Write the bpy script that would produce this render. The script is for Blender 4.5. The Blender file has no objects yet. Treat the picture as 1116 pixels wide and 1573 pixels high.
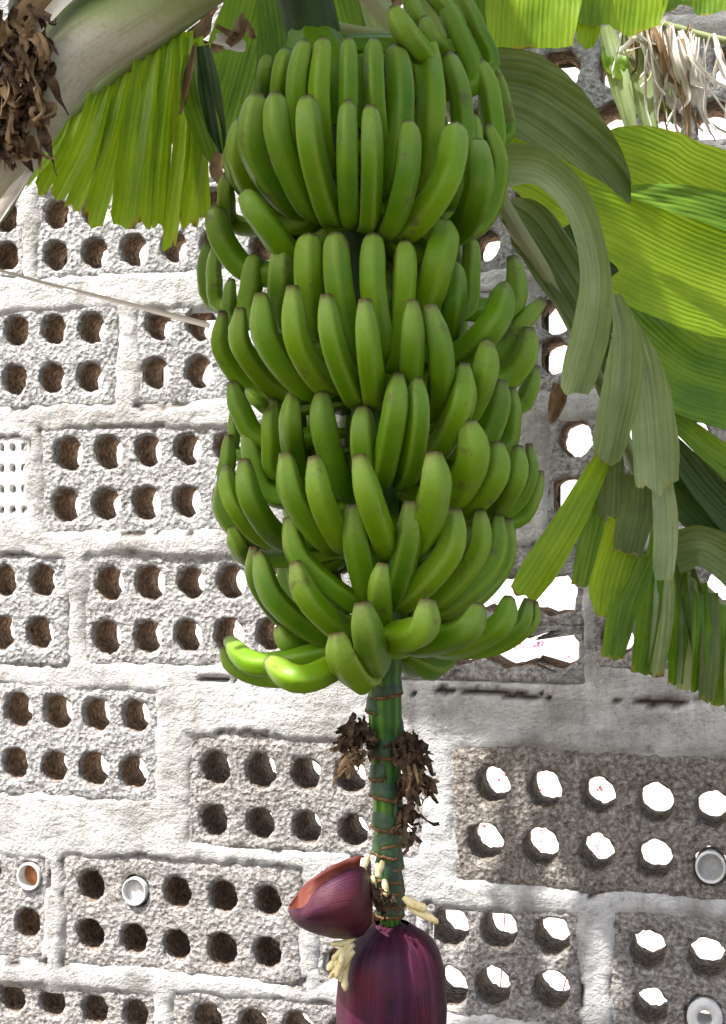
import bpy, bmesh, math, random
from mathutils import Vector, Matrix, noise
R = math.radians
SC = bpy.context.scene
COL = SC.collection
rnd = random.Random(7)

# ------------------------------------------------------------------ camera
F, CX, CY, EYE = 2200.0, 558.0, 786.5, 1.5      # focal length in photo pixels, eye height in metres
cam = bpy.data.cameras.new('camera'); camo = bpy.data.objects.new('camera', cam); COL.objects.link(camo)
camo.location = (0, 0, EYE); camo.rotation_euler = (R(90), 0, 0)
cam.sensor_fit = 'VERTICAL'; cam.sensor_height = 24; cam.lens = 24*F/1573
cam.clip_start = .05; cam.clip_end = 500
SC.camera = camo
# ------------------------------------------------------------------ light
SUN_EL, SUN_AZ = R(59), math.atan2(-.45, -.25)
w = bpy.data.worlds.new('World'); SC.world = w; w.use_nodes = True
nt = w.node_tree; bg = nt.nodes['Background']
sky = nt.nodes.new('ShaderNodeTexSky'); sky.sky_type = 'NISHITA'; sky.sun_disc = False
sky.sun_elevation = SUN_EL; sky.sun_rotation = SUN_AZ; sky.air_density = 1.0; sky.dust_density = 5.0; sky.ozone_density = .3
nt.links.new(sky.outputs[0], bg.inputs[0]); bg.inputs[1].default_value = .12
sl = bpy.data.lights.new('sun', 'SUN'); sl.energy = 4.0; sl.angle = R(.6); sl.color = (1, .97, .93)
so = bpy.data.objects.new('sun', sl); COL.objects.link(so)
sd = Vector((math.sin(SUN_AZ)*math.cos(SUN_EL), math.cos(SUN_AZ)*math.cos(SUN_EL), math.sin(SUN_EL)))
so.rotation_euler = sd.to_track_quat('Z', 'Y').to_euler(); so.location = sd*20
SC.view_settings.view_transform = 'Standard'; SC.view_settings.look = 'None'
SC.view_settings.gamma = 1; SC.view_settings.exposure = 1.6; SC.view_settings.use_curve_mapping = False
SC.cycles.max_bounces = 8; SC.cycles.diffuse_bounces = 2; SC.cycles.transparent_max_bounces = 8

# ------------------------------------------------------------------ helpers
def P(x, y, d): return Vector(((x-CX)/F*d, d, EYE-(y-CY)/F*d))
def mesh(name, verts, faces, smooth=True):
    m = bpy.data.meshes.new(name); m.from_pydata([tuple(v) for v in verts], [], faces)
    if smooth: m.polygons.foreach_set('use_smooth', [True]*len(m.polygons))
    m.update(); return m
def link(name, data, mat=None, parent=None):
    o = bpy.data.objects.new(name, data); COL.objects.link(o)
    if mat and data and not data.materials: data.materials.append(mat)
    if parent: o.parent = parent
    return o
def tag(o, label=None, cat=None, group=None, kind=None):
    for k, v in (('label', label), ('category', cat), ('group', group), ('kind', kind)):
        if v: o[k] = v
    return o
def setattr_f(m, name, vals):
    a = m.attributes.new(name, 'FLOAT', 'POINT'); a.data.foreach_set('value', vals)
def setuv(m, uvs):
    l = m.uv_layers.new(name='UVMap'); vi = [0]*len(m.loops); m.loops.foreach_get('vertex_index', vi)
    flat = []
    for i in vi: flat += uvs[i]
    l.data.foreach_set('uv', flat)
def cr(pts, n):
    """Catmull-Rom through pts (tuples of any length) sampled at n+1 places."""
    p = [tuple(2*a-b for a, b in zip(pts[0], pts[1]))]+[tuple(q) for q in pts]+[tuple(2*a-b for a, b in zip(pts[-1], pts[-2]))]
    out = []; k = len(pts)-1
    for i in range(n+1):
        t = i/n*k; j = min(int(t), k-1); t -= j
        a, b, c, d = p[j:j+4]
        out.append(tuple(.5*(2*B+(C-A)*t+(2*A-5*B+4*C-D)*t*t+(3*B-A-3*C+D)*t**3) for A, B, C, D in zip(a, b, c, d)))
    return out
def frames(path):
    n = len(path); T = [(path[min(i+1, n-1)]-path[max(i-1, 0)]).normalized() for i in range(n)]
    u = T[0].cross(Vector((0, 1, 0)))
    if u.length < .05: u = T[0].cross(Vector((1, 0, 0)))
    u.normalize(); out = []
    for t in T:
        u = (u-t*u.dot(t)).normalized(); out.append((t, u, t.cross(u)))
    return out
def tube(path, radii, sides=12, shape=None, cap=True):
    V, Fc = [], []
    fr = frames(path)
    for i, (p, r) in enumerate(zip(path, radii)):
        t, u, v = fr[i]
        for k in range(sides):
            a = 2*math.pi*k/sides; rr = r*(shape(a, i) if shape else 1)
            V.append(p+(u*math.cos(a)+v*math.sin(a))*rr)
    n = len(path)
    for i in range(n-1):
        for k in range(sides):
            k2 = (k+1) % sides
            Fc.append((i*sides+k, i*sides+k2, (i+1)*sides+k2, (i+1)*sides+k))
    if cap:
        V.append(path[0]); c0 = len(V)-1; V.append(path[-1]); c1 = len(V)-1
        for k in range(sides):
            k2 = (k+1) % sides
            Fc.append((c0, k2, k)); Fc.append((c1, (n-1)*sides+k, (n-1)*sides+k2))
    return V, Fc
def nz(v, s, seed=0): return noise.noise(Vector((v[0]*s+seed*7.3, v[1]*s-seed*3.1, v[2]*s+seed*1.7)))

# ------------------------------------------------------------------ materials
class NT:
    def __init__(s, name):
        s.m = bpy.data.materials.new(name); s.m.use_nodes = True; s.t = s.m.node_tree
        s.b = s.t.nodes['Principled BSDF']; s.out = s.t.nodes['Material Output']
    def n(s, typ, **kw):
        o = s.t.nodes.new('ShaderNode'+typ)
        for k, v in kw.items():
            if k.startswith('i_'): o.inputs[int(k[2:]) if k[2:].isdigit() else k[2:].replace('_', ' ')].default_value = v
            else: setattr(o, k, v)
        return o
    def l(s, a, b): s.t.links.new(a, b)
    def ramp(s, src, stops):
        r = s.n('ValToRGB'); e = r.color_ramp.elements
        while len(e) < len(stops): e.new(.5)
        for q, (p, c) in zip(e, stops):
            q.position = p; q.color = c if len(c) == 4 else (*c, 1)
        s.l(src, r.inputs[0]); return r.outputs[0]
    def mix(s, fac, a, b, typ='MIX'):
        m = s.n('MixRGB', blend_type=typ)
        for i, x in enumerate((fac, a, b)):
            if hasattr(x, 'links'): s.l(x, m.inputs[i])
            else: m.inputs[i].default_value = x if i == 0 or len(x) == 4 else (*x, 1)
        return m.outputs[0]
    def math(s, op, a, b=0.0, c=None):
        m = s.n('Math', operation=op)
        for i, x in enumerate((a, b) if c is None else (a, b, c)):
            if hasattr(x, 'links'): s.l(x, m.inputs[i])
            else: m.inputs[i].default_value = x
        return m.outputs[0]
    def noise(s, vec, scale, detail=4, rough=.6):
        o = s.n('TexNoise'); o.inputs['Scale'].default_value = scale; o.inputs['Detail'].default_value = detail
        o.inputs['Roughness'].default_value = rough
        if vec is not None: s.l(vec, o.inputs['Vector'])
        return o.outputs[0]
    def attr(s, name, obj=False):
        a = s.n('Attribute', attribute_name=name)
        if obj: a.attribute_type = 'OBJECT'
        return a.outputs['Fac']
    def bump(s, h, strength, dist):
        b = s.n('Bump'); b.inputs['Strength'].default_value = strength; b.inputs['Distance'].default_value = dist
        s.l(h, b.inputs['Height']); s.l(b.outputs[0], s.b.inputs['Normal']); return b.outputs[0]
    def base(s, c, rough=.8, spec=.3):
        if hasattr(c, 'links'): s.l(c, s.b.inputs['Base Color'])
        else: s.b.inputs['Base Color'].default_value = (*c, 1)
        s.b.inputs['Roughness'].default_value = rough; s.b.inputs['Specular IOR Level'].default_value = spec

def mat_block():
    N = NT('lapilli_block'); geo = N.n('NewGeometry').outputs['Position']
    oc = N.n('TexCoord').outputs['Object']
    fine = N.noise(geo, 125, 4, .75); mid = N.noise(geo, 55, 4, .6); big = N.noise(geo, 9, 3, .6)
    vor = N.n('TexVoronoi'); vor.inputs['Scale'].default_value = 120; N.l(geo, vor.inputs['Vector'])
    raw = N.ramp(fine, [(.33, (.055, .035, .02)), (.47, (.175, .138, .105)), (.58, (.27, .238, .20)), (.68, (.42, .39, .35))])
    wash = N.ramp(fine, [(.31, (.15, .14, .13)), (.40, (.21, .21, .21)), (.50, (.33, .33, .33)), (.60, (.52, .52, .518))])
    lw = N.ramp(N.attr('limewash', True), [(.55, (0,)*3), (.8, (1,)*3)])   # the older limewashed blocks are of redder lapilli
    raw = N.mix(lw, raw, N.mix(1, raw, (1.2, .95, .74), 'MULTIPLY'))
    sep = N.n('SeparateXYZ'); N.l(oc, sep.inputs[0])
    depth = N.math('MULTIPLY', sep.outputs[1], 60.0)            # lime wash stays on the outer face
    k = N.math('SUBTRACT', 1.25, depth); k = N.math('ADD', k, N.math('MULTIPLY', N.math('SUBTRACT', mid, .5), 1.6))
    k = N.math('ADD', k, N.math('MULTIPLY', N.math('SUBTRACT', big, .5), .8))
    cl = N.n('Clamp'); N.l(k, cl.inputs[0])
    fac = N.math('MULTIPLY', cl.outputs[0], N.attr('limewash', True))
    cc = N.mix(fac, raw, wash)
    sm = N.ramp(N.noise(geo, 26, 6, .65), [(.46, (0,)*3), (.60, (.8,)*3)])
    cc = N.mix(N.math('MULTIPLY', sm, N.math('MULTIPLY', fac, fac)), cc, (.42, .42, .418)); N.base(cc, .95, .1)
    h = N.math('ADD', N.math('MULTIPLY', fine, 1.0), N.math('MULTIPLY', vor.outputs['Distance'], .7))
    h = N.math('ADD', h, N.math('MULTIPLY', mid, 1.2))
    N.bump(h, 1.0, .009); return N.m
def mat_mortar():
    N = NT('lime_mortar'); geo = N.n('NewGeometry').outputs['Position']
    fine = N.noise(geo, 150, 4, .7); big = N.noise(geo, 11, 5, .6)
    c = N.ramp(big, [(.3, (.27, .266, .26)), (.44, (.43, .428, .42)), (.66, (.60, .598, .59))])
    pit = N.ramp(fine, [(.3, (.35, .33, .3)), (.42, (1, 1, 1))])
    c = N.mix(N.ramp(N.noise(geo, 22, 4, .6), [(.4, (0, 0, 0)), (.6, (1, 1, 1))]), N.mix(1, c, pit, 'MULTIPLY'), c)
    dm = N.n('Mapping'); dm.inputs['Scale'].default_value = (1, 1, .3); N.l(geo, dm.inputs[0])
    c = N.mix(N.ramp(N.noise(dm.outputs[0], 13, 6, .7), [(.5, (0,)*3), (.68, (.75,)*3)]), c, (.20, .185, .165))
    c = N.mix(N.ramp(N.noise(geo, 5, 5, .7), [(.5, (0,)*3), (.62, (.6,)*3)]), c, (.33, .32, .305))
    crack_mask = N.attr('gap'); c = N.mix(crack_mask, c, (.07, .05, .035))  # dark brown tint in the cracks and open joint edges
    N.base(c, .9, .15)
    tm = N.n('Mapping'); tm.inputs['Scale'].default_value = (.75, 1, 1.35); N.l(geo, tm.inputs[0])
    h = N.math('ADD', N.math('MULTIPLY', fine, 1.3), N.math('MULTIPLY', N.noise(tm.outputs[0], 30, 5, .6), 2.2))
    N.bump(h, .8, .006); return N.m
def mat_banana():
    N = NT('green_banana_skin'); geo = N.n('NewGeometry').outputs['Position']
    rn = N.n('ObjectInfo').outputs['Random']
    c = N.ramp(rn, [(0, (.046, .132, .0015)), (.5, (.082, .194, .002)), (1, (.124, .240, .003))])
    n1 = N.noise(geo, 18, 4); c = N.mix(N.ramp(n1, [(.35, (0,)*3), (.7, (.45,)*3)]), c, (.145, .235, .005))
    c = N.mix(N.math('MULTIPLY', N.attr('ridge'), .5), c, (.24, .32, .05))
    c = N.mix(N.math('MULTIPLY', N.attr('tipfade'), .55), c, (.26, .34, .08))
    sp = N.ramp(N.noise(geo, 300, 3, .7), [(.58, (0,)*3), (.72, (.6,)*3)])
    c = N.mix(sp, c, (.09, .085, .03))
    sc = N.ramp(N.noise(geo, 34, 6, .75), [(.585, (0,)*3), (.66, (.7,)*3)])
    c = N.mix(sc, c, (.10, .085, .03))
    c = N.mix(N.attr('brown'), c, N.mix(N.noise(geo, 300, 3), (.02, .012, .006), (.16, .105, .06)))
    N.base(c, .38, .17)
    N.bump(N.noise(geo, 260, 3), .18, .0015)
    N.b.inputs['Coat Weight'].default_value = .0; N.b.inputs['Coat Roughness'].default_value = .4
    return N.m
def mat_leaf(name, stops, under=.0, transl=.45, vein=1.0, rough=.42):
    """stops: three greens from dark to light; veins run along the second UV axis."""
    N = NT(name); uv = N.n('UVMap').outputs[0]; geo = N.n('NewGeometry').outputs['Position']
    mp = N.n('Mapping'); mp.inputs['Scale'].default_value = (1, .02, 1); N.l(uv, mp.inputs[0])
    streak = N.noise(mp.outputs[0], 330, 4, .7); broad = N.noise(mp.outputs[0], 38, 3, .6)
    patch = N.noise(geo, 11, 4)
    k = N.math('ADD', N.math('MULTIPLY', streak, .45), N.math('MULTIPLY', broad, .45)); k = N.math('ADD', k, N.math('MULTIPLY', N.math('SUBTRACT', patch, .5), .5))
    c = N.ramp(k, [(.3, stops[0]), (.46, stops[1]), (.62, stops[2])])
    sep = N.n('SeparateXYZ'); N.l(uv, sep.inputs[0])
    wv = N.math('SINE', N.math('ADD', N.math('MULTIPLY', sep.outputs[0], 2*math.pi/.0062), N.math('MULTIPLY', broad, 9.0)))
    c = N.mix(N.math('MULTIPLY', N.math('ADD', wv, 1.0), .075*vein), c, tuple(.45*x for x in stops[0]))
    holes = N.ramp(N.noise(geo, 30, 5, .7), [(.68, (0,)*3), (.76, (.5,)*3)])
    c = N.mix(holes, c, (.22, .16, .03))
    e = N.attr('brown')
    ye = N.ramp(e, [(.25, (0,)*3), (.5, (1,)*3)]); br = N.ramp(e, [(.55, (0,)*3), (.8, (1,)*3)])
    c = N.mix(N.math('MULTIPLY', ye, .6), c, (.32, .27, .025)); c = N.mix(br, c, N.mix(N.noise(geo, 120), (.06, .03, .015), (.22, .13, .06)))
    N.base(c, rough, .35)
    nb = N.bump(N.math('ADD', N.math('MULTIPLY', wv, .5), N.math('MULTIPLY', streak, 1.3)), .35, .0016)
    tr = N.n('BsdfTranslucent'); tc = N.mix(1, c, (1.25, 1.2, .55), 'MULTIPLY')
    N.l(tc, tr.inputs[0]); N.l(nb, tr.inputs['Normal'])
    mx = N.n('MixShader'); mx.inputs[0].default_value = transl
    N.l(N.b.outputs[0], mx.inputs[1]); N.l(tr.outputs[0], mx.inputs[2]); N.l(mx.outputs[0], N.out.inputs[0])
    return N.m
def mat_simple(name, c1, c2, scale=40, rough=.8, spec=.2, bump=.4, dist=.002, streak=False, transl=0, detail=4):
    N = NT(name)
    if streak:
        uv = N.n('UVMap').outputs[0]; mp = N.n('Mapping'); mp.inputs['Scale'].default_value = (1, .04, 1); N.l(uv, mp.inputs[0]); v = mp.outputs[0]
    else: v = N.n('NewGeometry').outputs['Position']
    f = N.noise(v, scale, detail, .65); c = N.ramp(f, [(.33, c1), (.66, c2)])
    N.base(c, rough, spec); N.bump(f, bump, dist)
    if transl:
        tr = N.n('BsdfTranslucent'); N.l(c, tr.inputs[0]); mx = N.n('MixShader'); mx.inputs[0].default_value = transl
        N.l(N.b.outputs[0], mx.inputs[1]); N.l(tr.outputs[0], mx.inputs[2]); N.l(mx.outputs[0], N.out.inputs[0])
    return N.m
M = dict(
    block=mat_block(), mortar=mat_mortar(), banana=mat_banana(),
    leaf=mat_leaf('banana_leaf_upper', [(.055, .135, .007), (.115, .225, .011), (.19, .30, .02)], transl=.36),
    leaf_lit=mat_leaf('banana_leaf_sunlit_tint', [(.14, .26, .010), (.24, .38, .015), (.33, .46, .03)], transl=.52),  # lighter copy of the leaf green, sunlight painted into the colour
    leaf_under=mat_leaf('banana_leaf_underside', [(.065, .105, .022), (.115, .165, .042), (.18, .235, .08)], transl=.25, vein=1.3, rough=.5),
    leaf_pale=mat_leaf('banana_leaf_waxy', [(.17, .235, .09), (.26, .335, .145), (.38, .46, .25)], transl=.3, vein=.7, rough=.5),
    leaf_dark=mat_leaf('banana_leaf_shade_tint', [(.015, .04, .005), (.028, .065, .007), (.05, .10, .012)], transl=.3),  # dark copy of the leaf green, shade painted into the colour
    dry=mat_simple('dry_leaf', (.10, .055, .025), (.36, .25, .14), 60, .85, .15, streak=True, transl=.2),
    straw=mat_simple('bleached_leaf', (.5, .44, .36), (.82, .79, .73), 60, .7, .2, streak=True, transl=.25),
    black=mat_simple('withered_flower', (.012, .008, .006), (.12, .075, .045), 150, .9, .1),
    petiole=None, stalk=None, bract=None,
    floret=mat_simple('cream_floret', (.55, .42, .16), (.8, .72, .42), 90, .55, .3),
    pipe=mat_simple('old_pipe', (.5, .5, .49), (.68, .68, .66), 60, .6, .3),
    clay=mat_simple('clay_pipe', (.30, .11, .04), (.48, .2, .09), 60, .7, .3),
    ground=mat_simple('pale_ground', (.40, .36, .31), (.58, .54, .48), 14, .95, .1, dist=.01),
    added_soil=mat_simple('added_dark_soil', (.025, .02, .016), (.10, .085, .065), 30, .95, .1, dist=.02),  # for the unseen dark ground added in front
    render=mat_simple('white_render', (.70, .70, .69), (.80, .80, .79), 6, .9, .1),
    petal=mat_simple('pink_petal', (.65, .16, .26), (.78, .34, .42), 40, .6, .2, transl=.4),
    brick=mat_simple('white_brick', (.62, .62, .60), (.80, .80, .79), 70, .9, .1),
    trunk=mat_simple('banana_trunk', (.07, .055, .025), (.22, .2, .09), 20, .7, .2),
)
def mat_petiole():
    N = NT('waxy_petiole'); geo = N.n('NewGeometry').outputs['Position']
    g = N.attr('green'); n = N.noise(geo, 14, 5)
    k = N.math('ADD', g, N.math('MULTIPLY', N.math('SUBTRACT', n, .5), .5))
    c = N.ramp(k, [(.25, (.44, .41, .33)), (.55, (.27, .30, .14)), (.9, (.085, .15, .02))])
    c = N.mix(N.ramp(N.noise(geo, 160, 4, .7), [(.5, (0,)*3), (.75, (.5,)*3)]), c, (.2, .16, .08))
    uvp = N.n('UVMap').outputs[0]; mpp = N.n('Mapping'); mpp.inputs['Scale'].default_value = (1, .04, 1); N.l(uvp, mpp.inputs[0])
    c = N.mix(N.ramp(N.noise(mpp.outputs[0], 55, 4, .7), [(.45, (0,)*3), (.7, (.5,)*3)]), c, (.15, .17, .06))
    c = N.mix(N.ramp(N.noise(geo, 9, 6, .7), [(.52, (0,)*3), (.66, (.6,)*3)]), c, (.22, .19, .13))
    c = N.mix(N.attr('brown'), c, (.06, .035, .02))
    N.base(c, .5, .3); N.bump(N.noise(geo, 120, 3), .25, .0015); return N.m
def mat_stalk():
    N = NT('fruit_stalk_skin'); uv = N.n('UVMap').outputs[0]; geo = N.n('NewGeometry').outputs['Position']
    mp = N.n('Mapping'); mp.inputs['Scale'].default_value = (1, .03, 1); N.l(uv, mp.inputs[0])
    s = N.noise(mp.outputs[0], 26, 4)
    c = N.ramp(s, [(.3, (.018, .055, .014)), (.5, (.055, .14, .02)), (.68, (.14, .25, .04))])
    c = N.mix(N.ramp(N.noise(geo, 26, 4), [(.5, (0,)*3), (.7, (.8,)*3)]), c, (.02, .04, .035))
    c = N.mix(N.attr('brown'), c, (.012, .02, .008))  # shade painted over the dark green skin of the upper stalk
    N.base(c, .45, .15); N.bump(s, .3, .002); return N.m
def mat_bract():
    N = NT('purple_bract'); uv = N.n('UVMap').outputs[0]; geo = N.n('NewGeometry').outputs['Position']
    mp = N.n('Mapping'); mp.inputs['Scale'].default_value = (1, .03, 1); N.l(uv, mp.inputs[0])
    s = N.noise(mp.outputs[0], 420, 4, .75); s2 = N.noise(mp.outputs[0], 60, 3); p = N.noise(geo, 16, 3)
    k = N.math('ADD', N.math('MULTIPLY', s, .5), N.math('MULTIPLY', s2, .5))
    c = N.ramp(k, [(.38, (.008, .003, .007)), (.5, (.030, .0055, .017)), (.64, (.085, .022, .058))])
    c = N.mix(N.ramp(p, [(.4, (0,)*3), (.65, (.55,)*3)]), c, (.085, .007, .014))
    bl = N.ramp(N.noise(geo, 9, 3), [(.5, (0,)*3), (.68, (.4,)*3)]); c = N.mix(bl, c, (.04, .022, .065))
    c = N.mix(N.attr('inner'), c, N.mix(s, (.085, .017, .011), (.15, .042, .028)))
    N.base(c, .42, .16); N.bump(k, .7, .002); return N.m
M['petiole'] = mat_petiole(); M['stalk'] = mat_stalk(); M['bract'] = mat_bract()

# ------------------------------------------------------------------ ground and far wall
gm = mesh('ground', [(-150, -150, 0), (150, -150, 0), (150, 150, 0), (-150, 150, 0)], [(0, 1, 2, 3)], False)
tag(link('ground', gm, M['ground']), kind='structure')
gs = mesh('added_soil', [(-9, -7, .004), (9, -7, .004), (9, -.35, .004), (.60, 2.12, .004), (-2.2, 2.86, .004), (-9, 4.6, .004)], [(0, 1, 2, 3, 4, 5)], False)  # unseen dark sheet added to cut light bouncing up from the ground
tag(link('added_soil', gs, M['added_soil']), kind='structure')

# ------------------------------------------------------------------ the block wall
TH, WD, DEP = R(15), 2.285, .108
NRM = Vector((math.sin(TH), math.cos(TH), 0)); E1 = Vector((math.cos(TH), -math.sin(TH), 0)); ORG = NRM*WD
def ST(x, y):
    """photo pixel -> wall coordinates (along, up)"""
    ray = P(x, y, 1.0)-Vector((0, 0, EYE)); d = WD/ray.dot(NRM); p = ray*d
    return (p-ORG).dot(E1), p.z+EYE
wall = link('block_wall', None); wall.location = ORG; wall.rotation_euler = (0, 0, -TH)
tag(wall, 'rough wall of limewashed perforated concrete blocks laid in thick white mortar', 'wall')
WALL_Z = 2.62
RECTS = []
def hole_ring(s, t, r, k, seed, jag, asp=1.12):
    out = []
    for i in range(k):
        a = -3*math.pi/4+2*math.pi*i/k
        q = 1+jag*noise.noise(Vector((math.cos(a)*2.4+seed*3.7, math.sin(a)*2.4, seed)))+jag*.6*noise.noise(Vector((math.cos(a)*6, math.sin(a)*6+seed, seed*2)))
        out.append((s+math.cos(a)*r*q, t+math.sin(a)*r*q*asp))
    return out
def block_mesh(s0, s1, t0, t1, rows, seed, jag=.13, K=9, dep=DEP, rough=.0022):
    """rows: two lists of holes (s,t,r), top first, same length; local origin at block centre, +y into the wall."""
    cs, ct = (s0+s1)/2, (t0+t1)/2; n = len(rows[0])
    xs = [s0]+[sum((r[i][0]+r[i+1][0])/2 for r in rows)/len(rows) for i in range(n-1)]+[s1]
    ys = [t1]+[sum((rows[j][i][1]+rows[j+1][i][1])/2 for i in range(n))/n for j in range(len(rows)-1)]+[t0]
    bm = bmesh.new(); k4 = 4*K
    def V(s, t, y):
        return bm.verts.new((s-cs, y, t-ct))
    def front(s, t):
        ed = min(s-s0, s1-s, t-t0, t1-t); rd = .003*max(0, 1-ed/.008)**2+.003*max(0, nz((s, t, 0), 30, seed))*max(0, 1-ed/.02)
        return rd+rough*(nz((s, t, 0), 38, seed)+.7*nz((s, t, 3), 95, seed))
    for j, row in enumerate(rows):
        for i, (hs, ht, hr) in enumerate(row):
            a0, a1, b0, b1 = xs[i], xs[i+1], ys[j+1], ys[j]
            box = [(a0+(a1-a0)*q/K, b0) for q in range(K)]+[(a1, b0+(b1-b0)*q/K) for q in range(K)]+[(a1-(a1-a0)*q/K, b1) for q in range(K)]+[(a0, b1-(b1-b0)*q/K) for q in range(K)]
            ring = hole_ring(hs, ht, hr, k4, seed+i*1.3+j*7.7, jag)
            rings = []
            for f in (0, .35, .65, .86, 1):
                rg = []
                for (p, q) in zip(box, ring):
                    s, t = p[0]+(q[0]-p[0])*f, p[1]+(q[1]-p[1])*f
                    rg.append(V(s, t, front(s, t)+(.005 if f == 1 else 0)))
                rings.append(rg)
            for d in (.006, .014, .03, .055, dep):
                rg = []
                for m_, q in enumerate(ring):
                    sh = 1-.04*min(1, d/.02)+.10*jag*8*noise.noise(Vector((q[0]*70+seed, q[1]*70, d*60)))*.35
                    rg.append(V(hs+(q[0]-hs)*sh, ht+(q[1]-ht)*sh, d))
                rings.append(rg)
            bk = [V(p[0], p[1], dep) for p in box]; rings.append(bk)
            for A, B in zip(rings, rings[1:]):
                for m_ in range(k4):
                    m2 = (m_+1) % k4
                    bm.faces.new((A[m_], A[m2], B[m2], B[m_]))
    # outer sides
    per = [(s0, s1, t0, 'b'), (s0, s1, t1, 't')]
    nx = K*n; ny = K*len(rows)
    pts = []
    for i in range(n):
        for q in range(K): pts.append((xs[i]+(xs[i+1]-xs[i])*q/K, t0))
    for j in reversed(range(len(rows))):
        for q in range(K): pts.append((s1, ys[j+1]+(ys[j]-ys[j+1])*q/K))
    for i in reversed(range(n)):
        for q in range(K): pts.append((xs[i+1]-(xs[i+1]-xs[i])*q/K, t1))
    for j in range(len(rows)):
        for q in range(K): pts.append((s0, ys[j]-(ys[j]-ys[j+1])*q/K))
    A = [V(s, t, front(s, t)) for s, t in pts]; B = [V(s, t, dep) for s, t in pts]
    for m_ in range(len(pts)):
        m2 = (m_+1) % len(pts); bm.faces.new((A[m2], A[m_], B[m_], B[m2]))
    bmesh.ops.remove_doubles(bm, verts=bm.verts, dist=1e-5)
    bmesh.ops.recalc_face_normals(bm, faces=bm.faces)
    me = bpy.data.meshes.new('concrete_block'); bm.to_mesh(me); bm.free()
    me.polygons.foreach_set('use_smooth', [True]*len(me.polygons)); return me, (cs, ct)
def add_block(me, c, lime, name='concrete_block', mat='block'):
    o = link(name, me, M[mat], wall); o.location = (c[0], 0, c[1]); o['limewash'] = float(lime); return o
def rect_px(x0, x1, yt, yb):
    xc, yc = (x0+x1)/2, (yt+yb)/2
    return ST(x0, yc)[0], ST(x1, yc)[0], ST(xc, yb)[1], ST(xc, yt)[1]
bid = 0
def px_block(x0, x1, yt, yb, up, lo, lime=1.0, hd=46, jag=.11, dep=DEP):
    global bid; bid += 1
    s0, s1, t0, t1 = rect_px(x0, x1, yt, yb)
    rr = [[(*ST(x, y), hd/2*1.0/F*WD/(math.cos(TH)+math.sin(TH)*(x-CX)/F)) for x, y in r] for r in (up, lo)]
    m_ = .022
    for r in rr:
        for i, (s, t, q) in enumerate(r): r[i] = (min(max(s, s0+q*1.2), s1-q*1.2), min(max(t, t0+q*1.35), t1-q*1.35), q*rnd.uniform(.93, 1.05))
    RECTS.append((s0, s1, t0, t1))
    me, c = block_mesh(s0, s1, t0, t1, rr, bid, jag, dep=dep); return add_block(me, c, lime)
def lin(x0, dx, n, y0, dy): return [(x0+dx*i, y0+dy*i) for i in range(n)]
# top course right and left, mostly behind leaves
px_block(-150, 38, 285, 432, lin(-112, 60, 3, 338, -3), lin(-112, 60, 3, 400, -3), 1.0, 44)
px_block(55, 352, 285, 425, lin(86, 60, 5, 328, -4), lin(85, 60.5, 5, 393, -4.5), 1.0, 44, dep=0.08)
px_block(372, 690, 275, 420, lin(405, 62, 5, 310, -3), lin(403, 62, 5, 378, -3), 1.0, 44)
px_block(712, 1040, 262, 418, lin(748, 64, 5, 300, -4), lin(746, 64, 5, 375, -4), .9, 46)
px_block(1060, 1420, 250, 405, lin(1098, 70, 5, 290, -3), lin(1098, 70, 5, 365, -3), .95, 48)
px_block(-230, 80, 95, 250, lin(-200, 60, 5, 140, -3), lin(-200, 60, 5, 215, -3), 1.0, 44)
px_block(100, 400, 90, 245, lin(133, 60, 5, 130, -3), lin(133, 60, 5, 205, -3), 1.0, 44)
px_block(420, 780, 75, 240, lin(455, 72, 5, 118, -3), lin(455, 72, 5, 196, -3), 1.0, 46)
px_block(815, 1185, 50, 235, lin(861, 88, 4, 100, 0), lin(861, 79, 4, 185, 3), .95, 62)
px_block(-120, 195, -105, 60, lin(-85, 60, 5, -60, -3), lin(-85, 60, 5, 18, -3), 1.0, 44)
px_block(215, 545, -115, 55, lin(250, 64, 5, -70, -3), lin(250, 64, 5, 10, -3), 1.0, 44)
px_block(565, 915, -130, 40, lin(602, 68, 5, -85, -3), lin(602, 68, 5, -5, -3), 1.0, 46)
px_block(935, 1300, -150, 25, lin(975, 72, 5, -105, -3), lin(975, 72, 5, -20, -3), 1.0, 48)
# second course
px_block(-145, 184, 474, 630, lin(-90, 57.5, 5, 512, -2), lin(-93, 57.5, 5, 587, -2), 1.0, 44, dep=0.085)
px_block(208, 560, 462, 622, lin(243, 66, 5, 493, -1.5), lin(239, 66, 5, 573, -1.5), .98, 46, dep=0.085)
px_block(580, 800, 450, 620, lin(620, 68, 3, 490, -1.5), lin(620, 68, 3, 570, -1.5), .98, 46)
px_block(818, 1190, 440, 606, lin(853, 76, 5, 475, -2), lin(849, 76, 5, 545, -2), .9, 54, dep=0.12)
# third course
px_block(62, 408, 655, 822, lin(105, 61, 5, 698, -2.5), lin(101, 61.5, 5, 777, -2), .97, 46, dep=0.09)
px_block(428, 790, 648, 820, lin(465, 70, 5, 690, -1), lin(465, 70, 5, 770, -1), .95, 46)
px_block(838, 1195, 632, 815, lin(884, 90, 4, 674, -3), lin(873, 90, 4, 764, -3), .85, 56)
# fourth course
px_block(-240, 108, 852, 1022, lin(-175, 60, 5, 893, 0), lin(-180, 60, 5, 973, 0), .98, 46, dep=0.088)
px_block(129, 575, 850, 1030, lin(168, 62.5, 6, 897, -.6), lin(163, 62.7, 6, 980, -1.2), .92, 47, dep=0.098)
px_block(905, 1310, 850, 1035, lin(950, 80, 5, 898, 2), lin(948, 80, 5, 982, 2), .7, 52)
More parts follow.
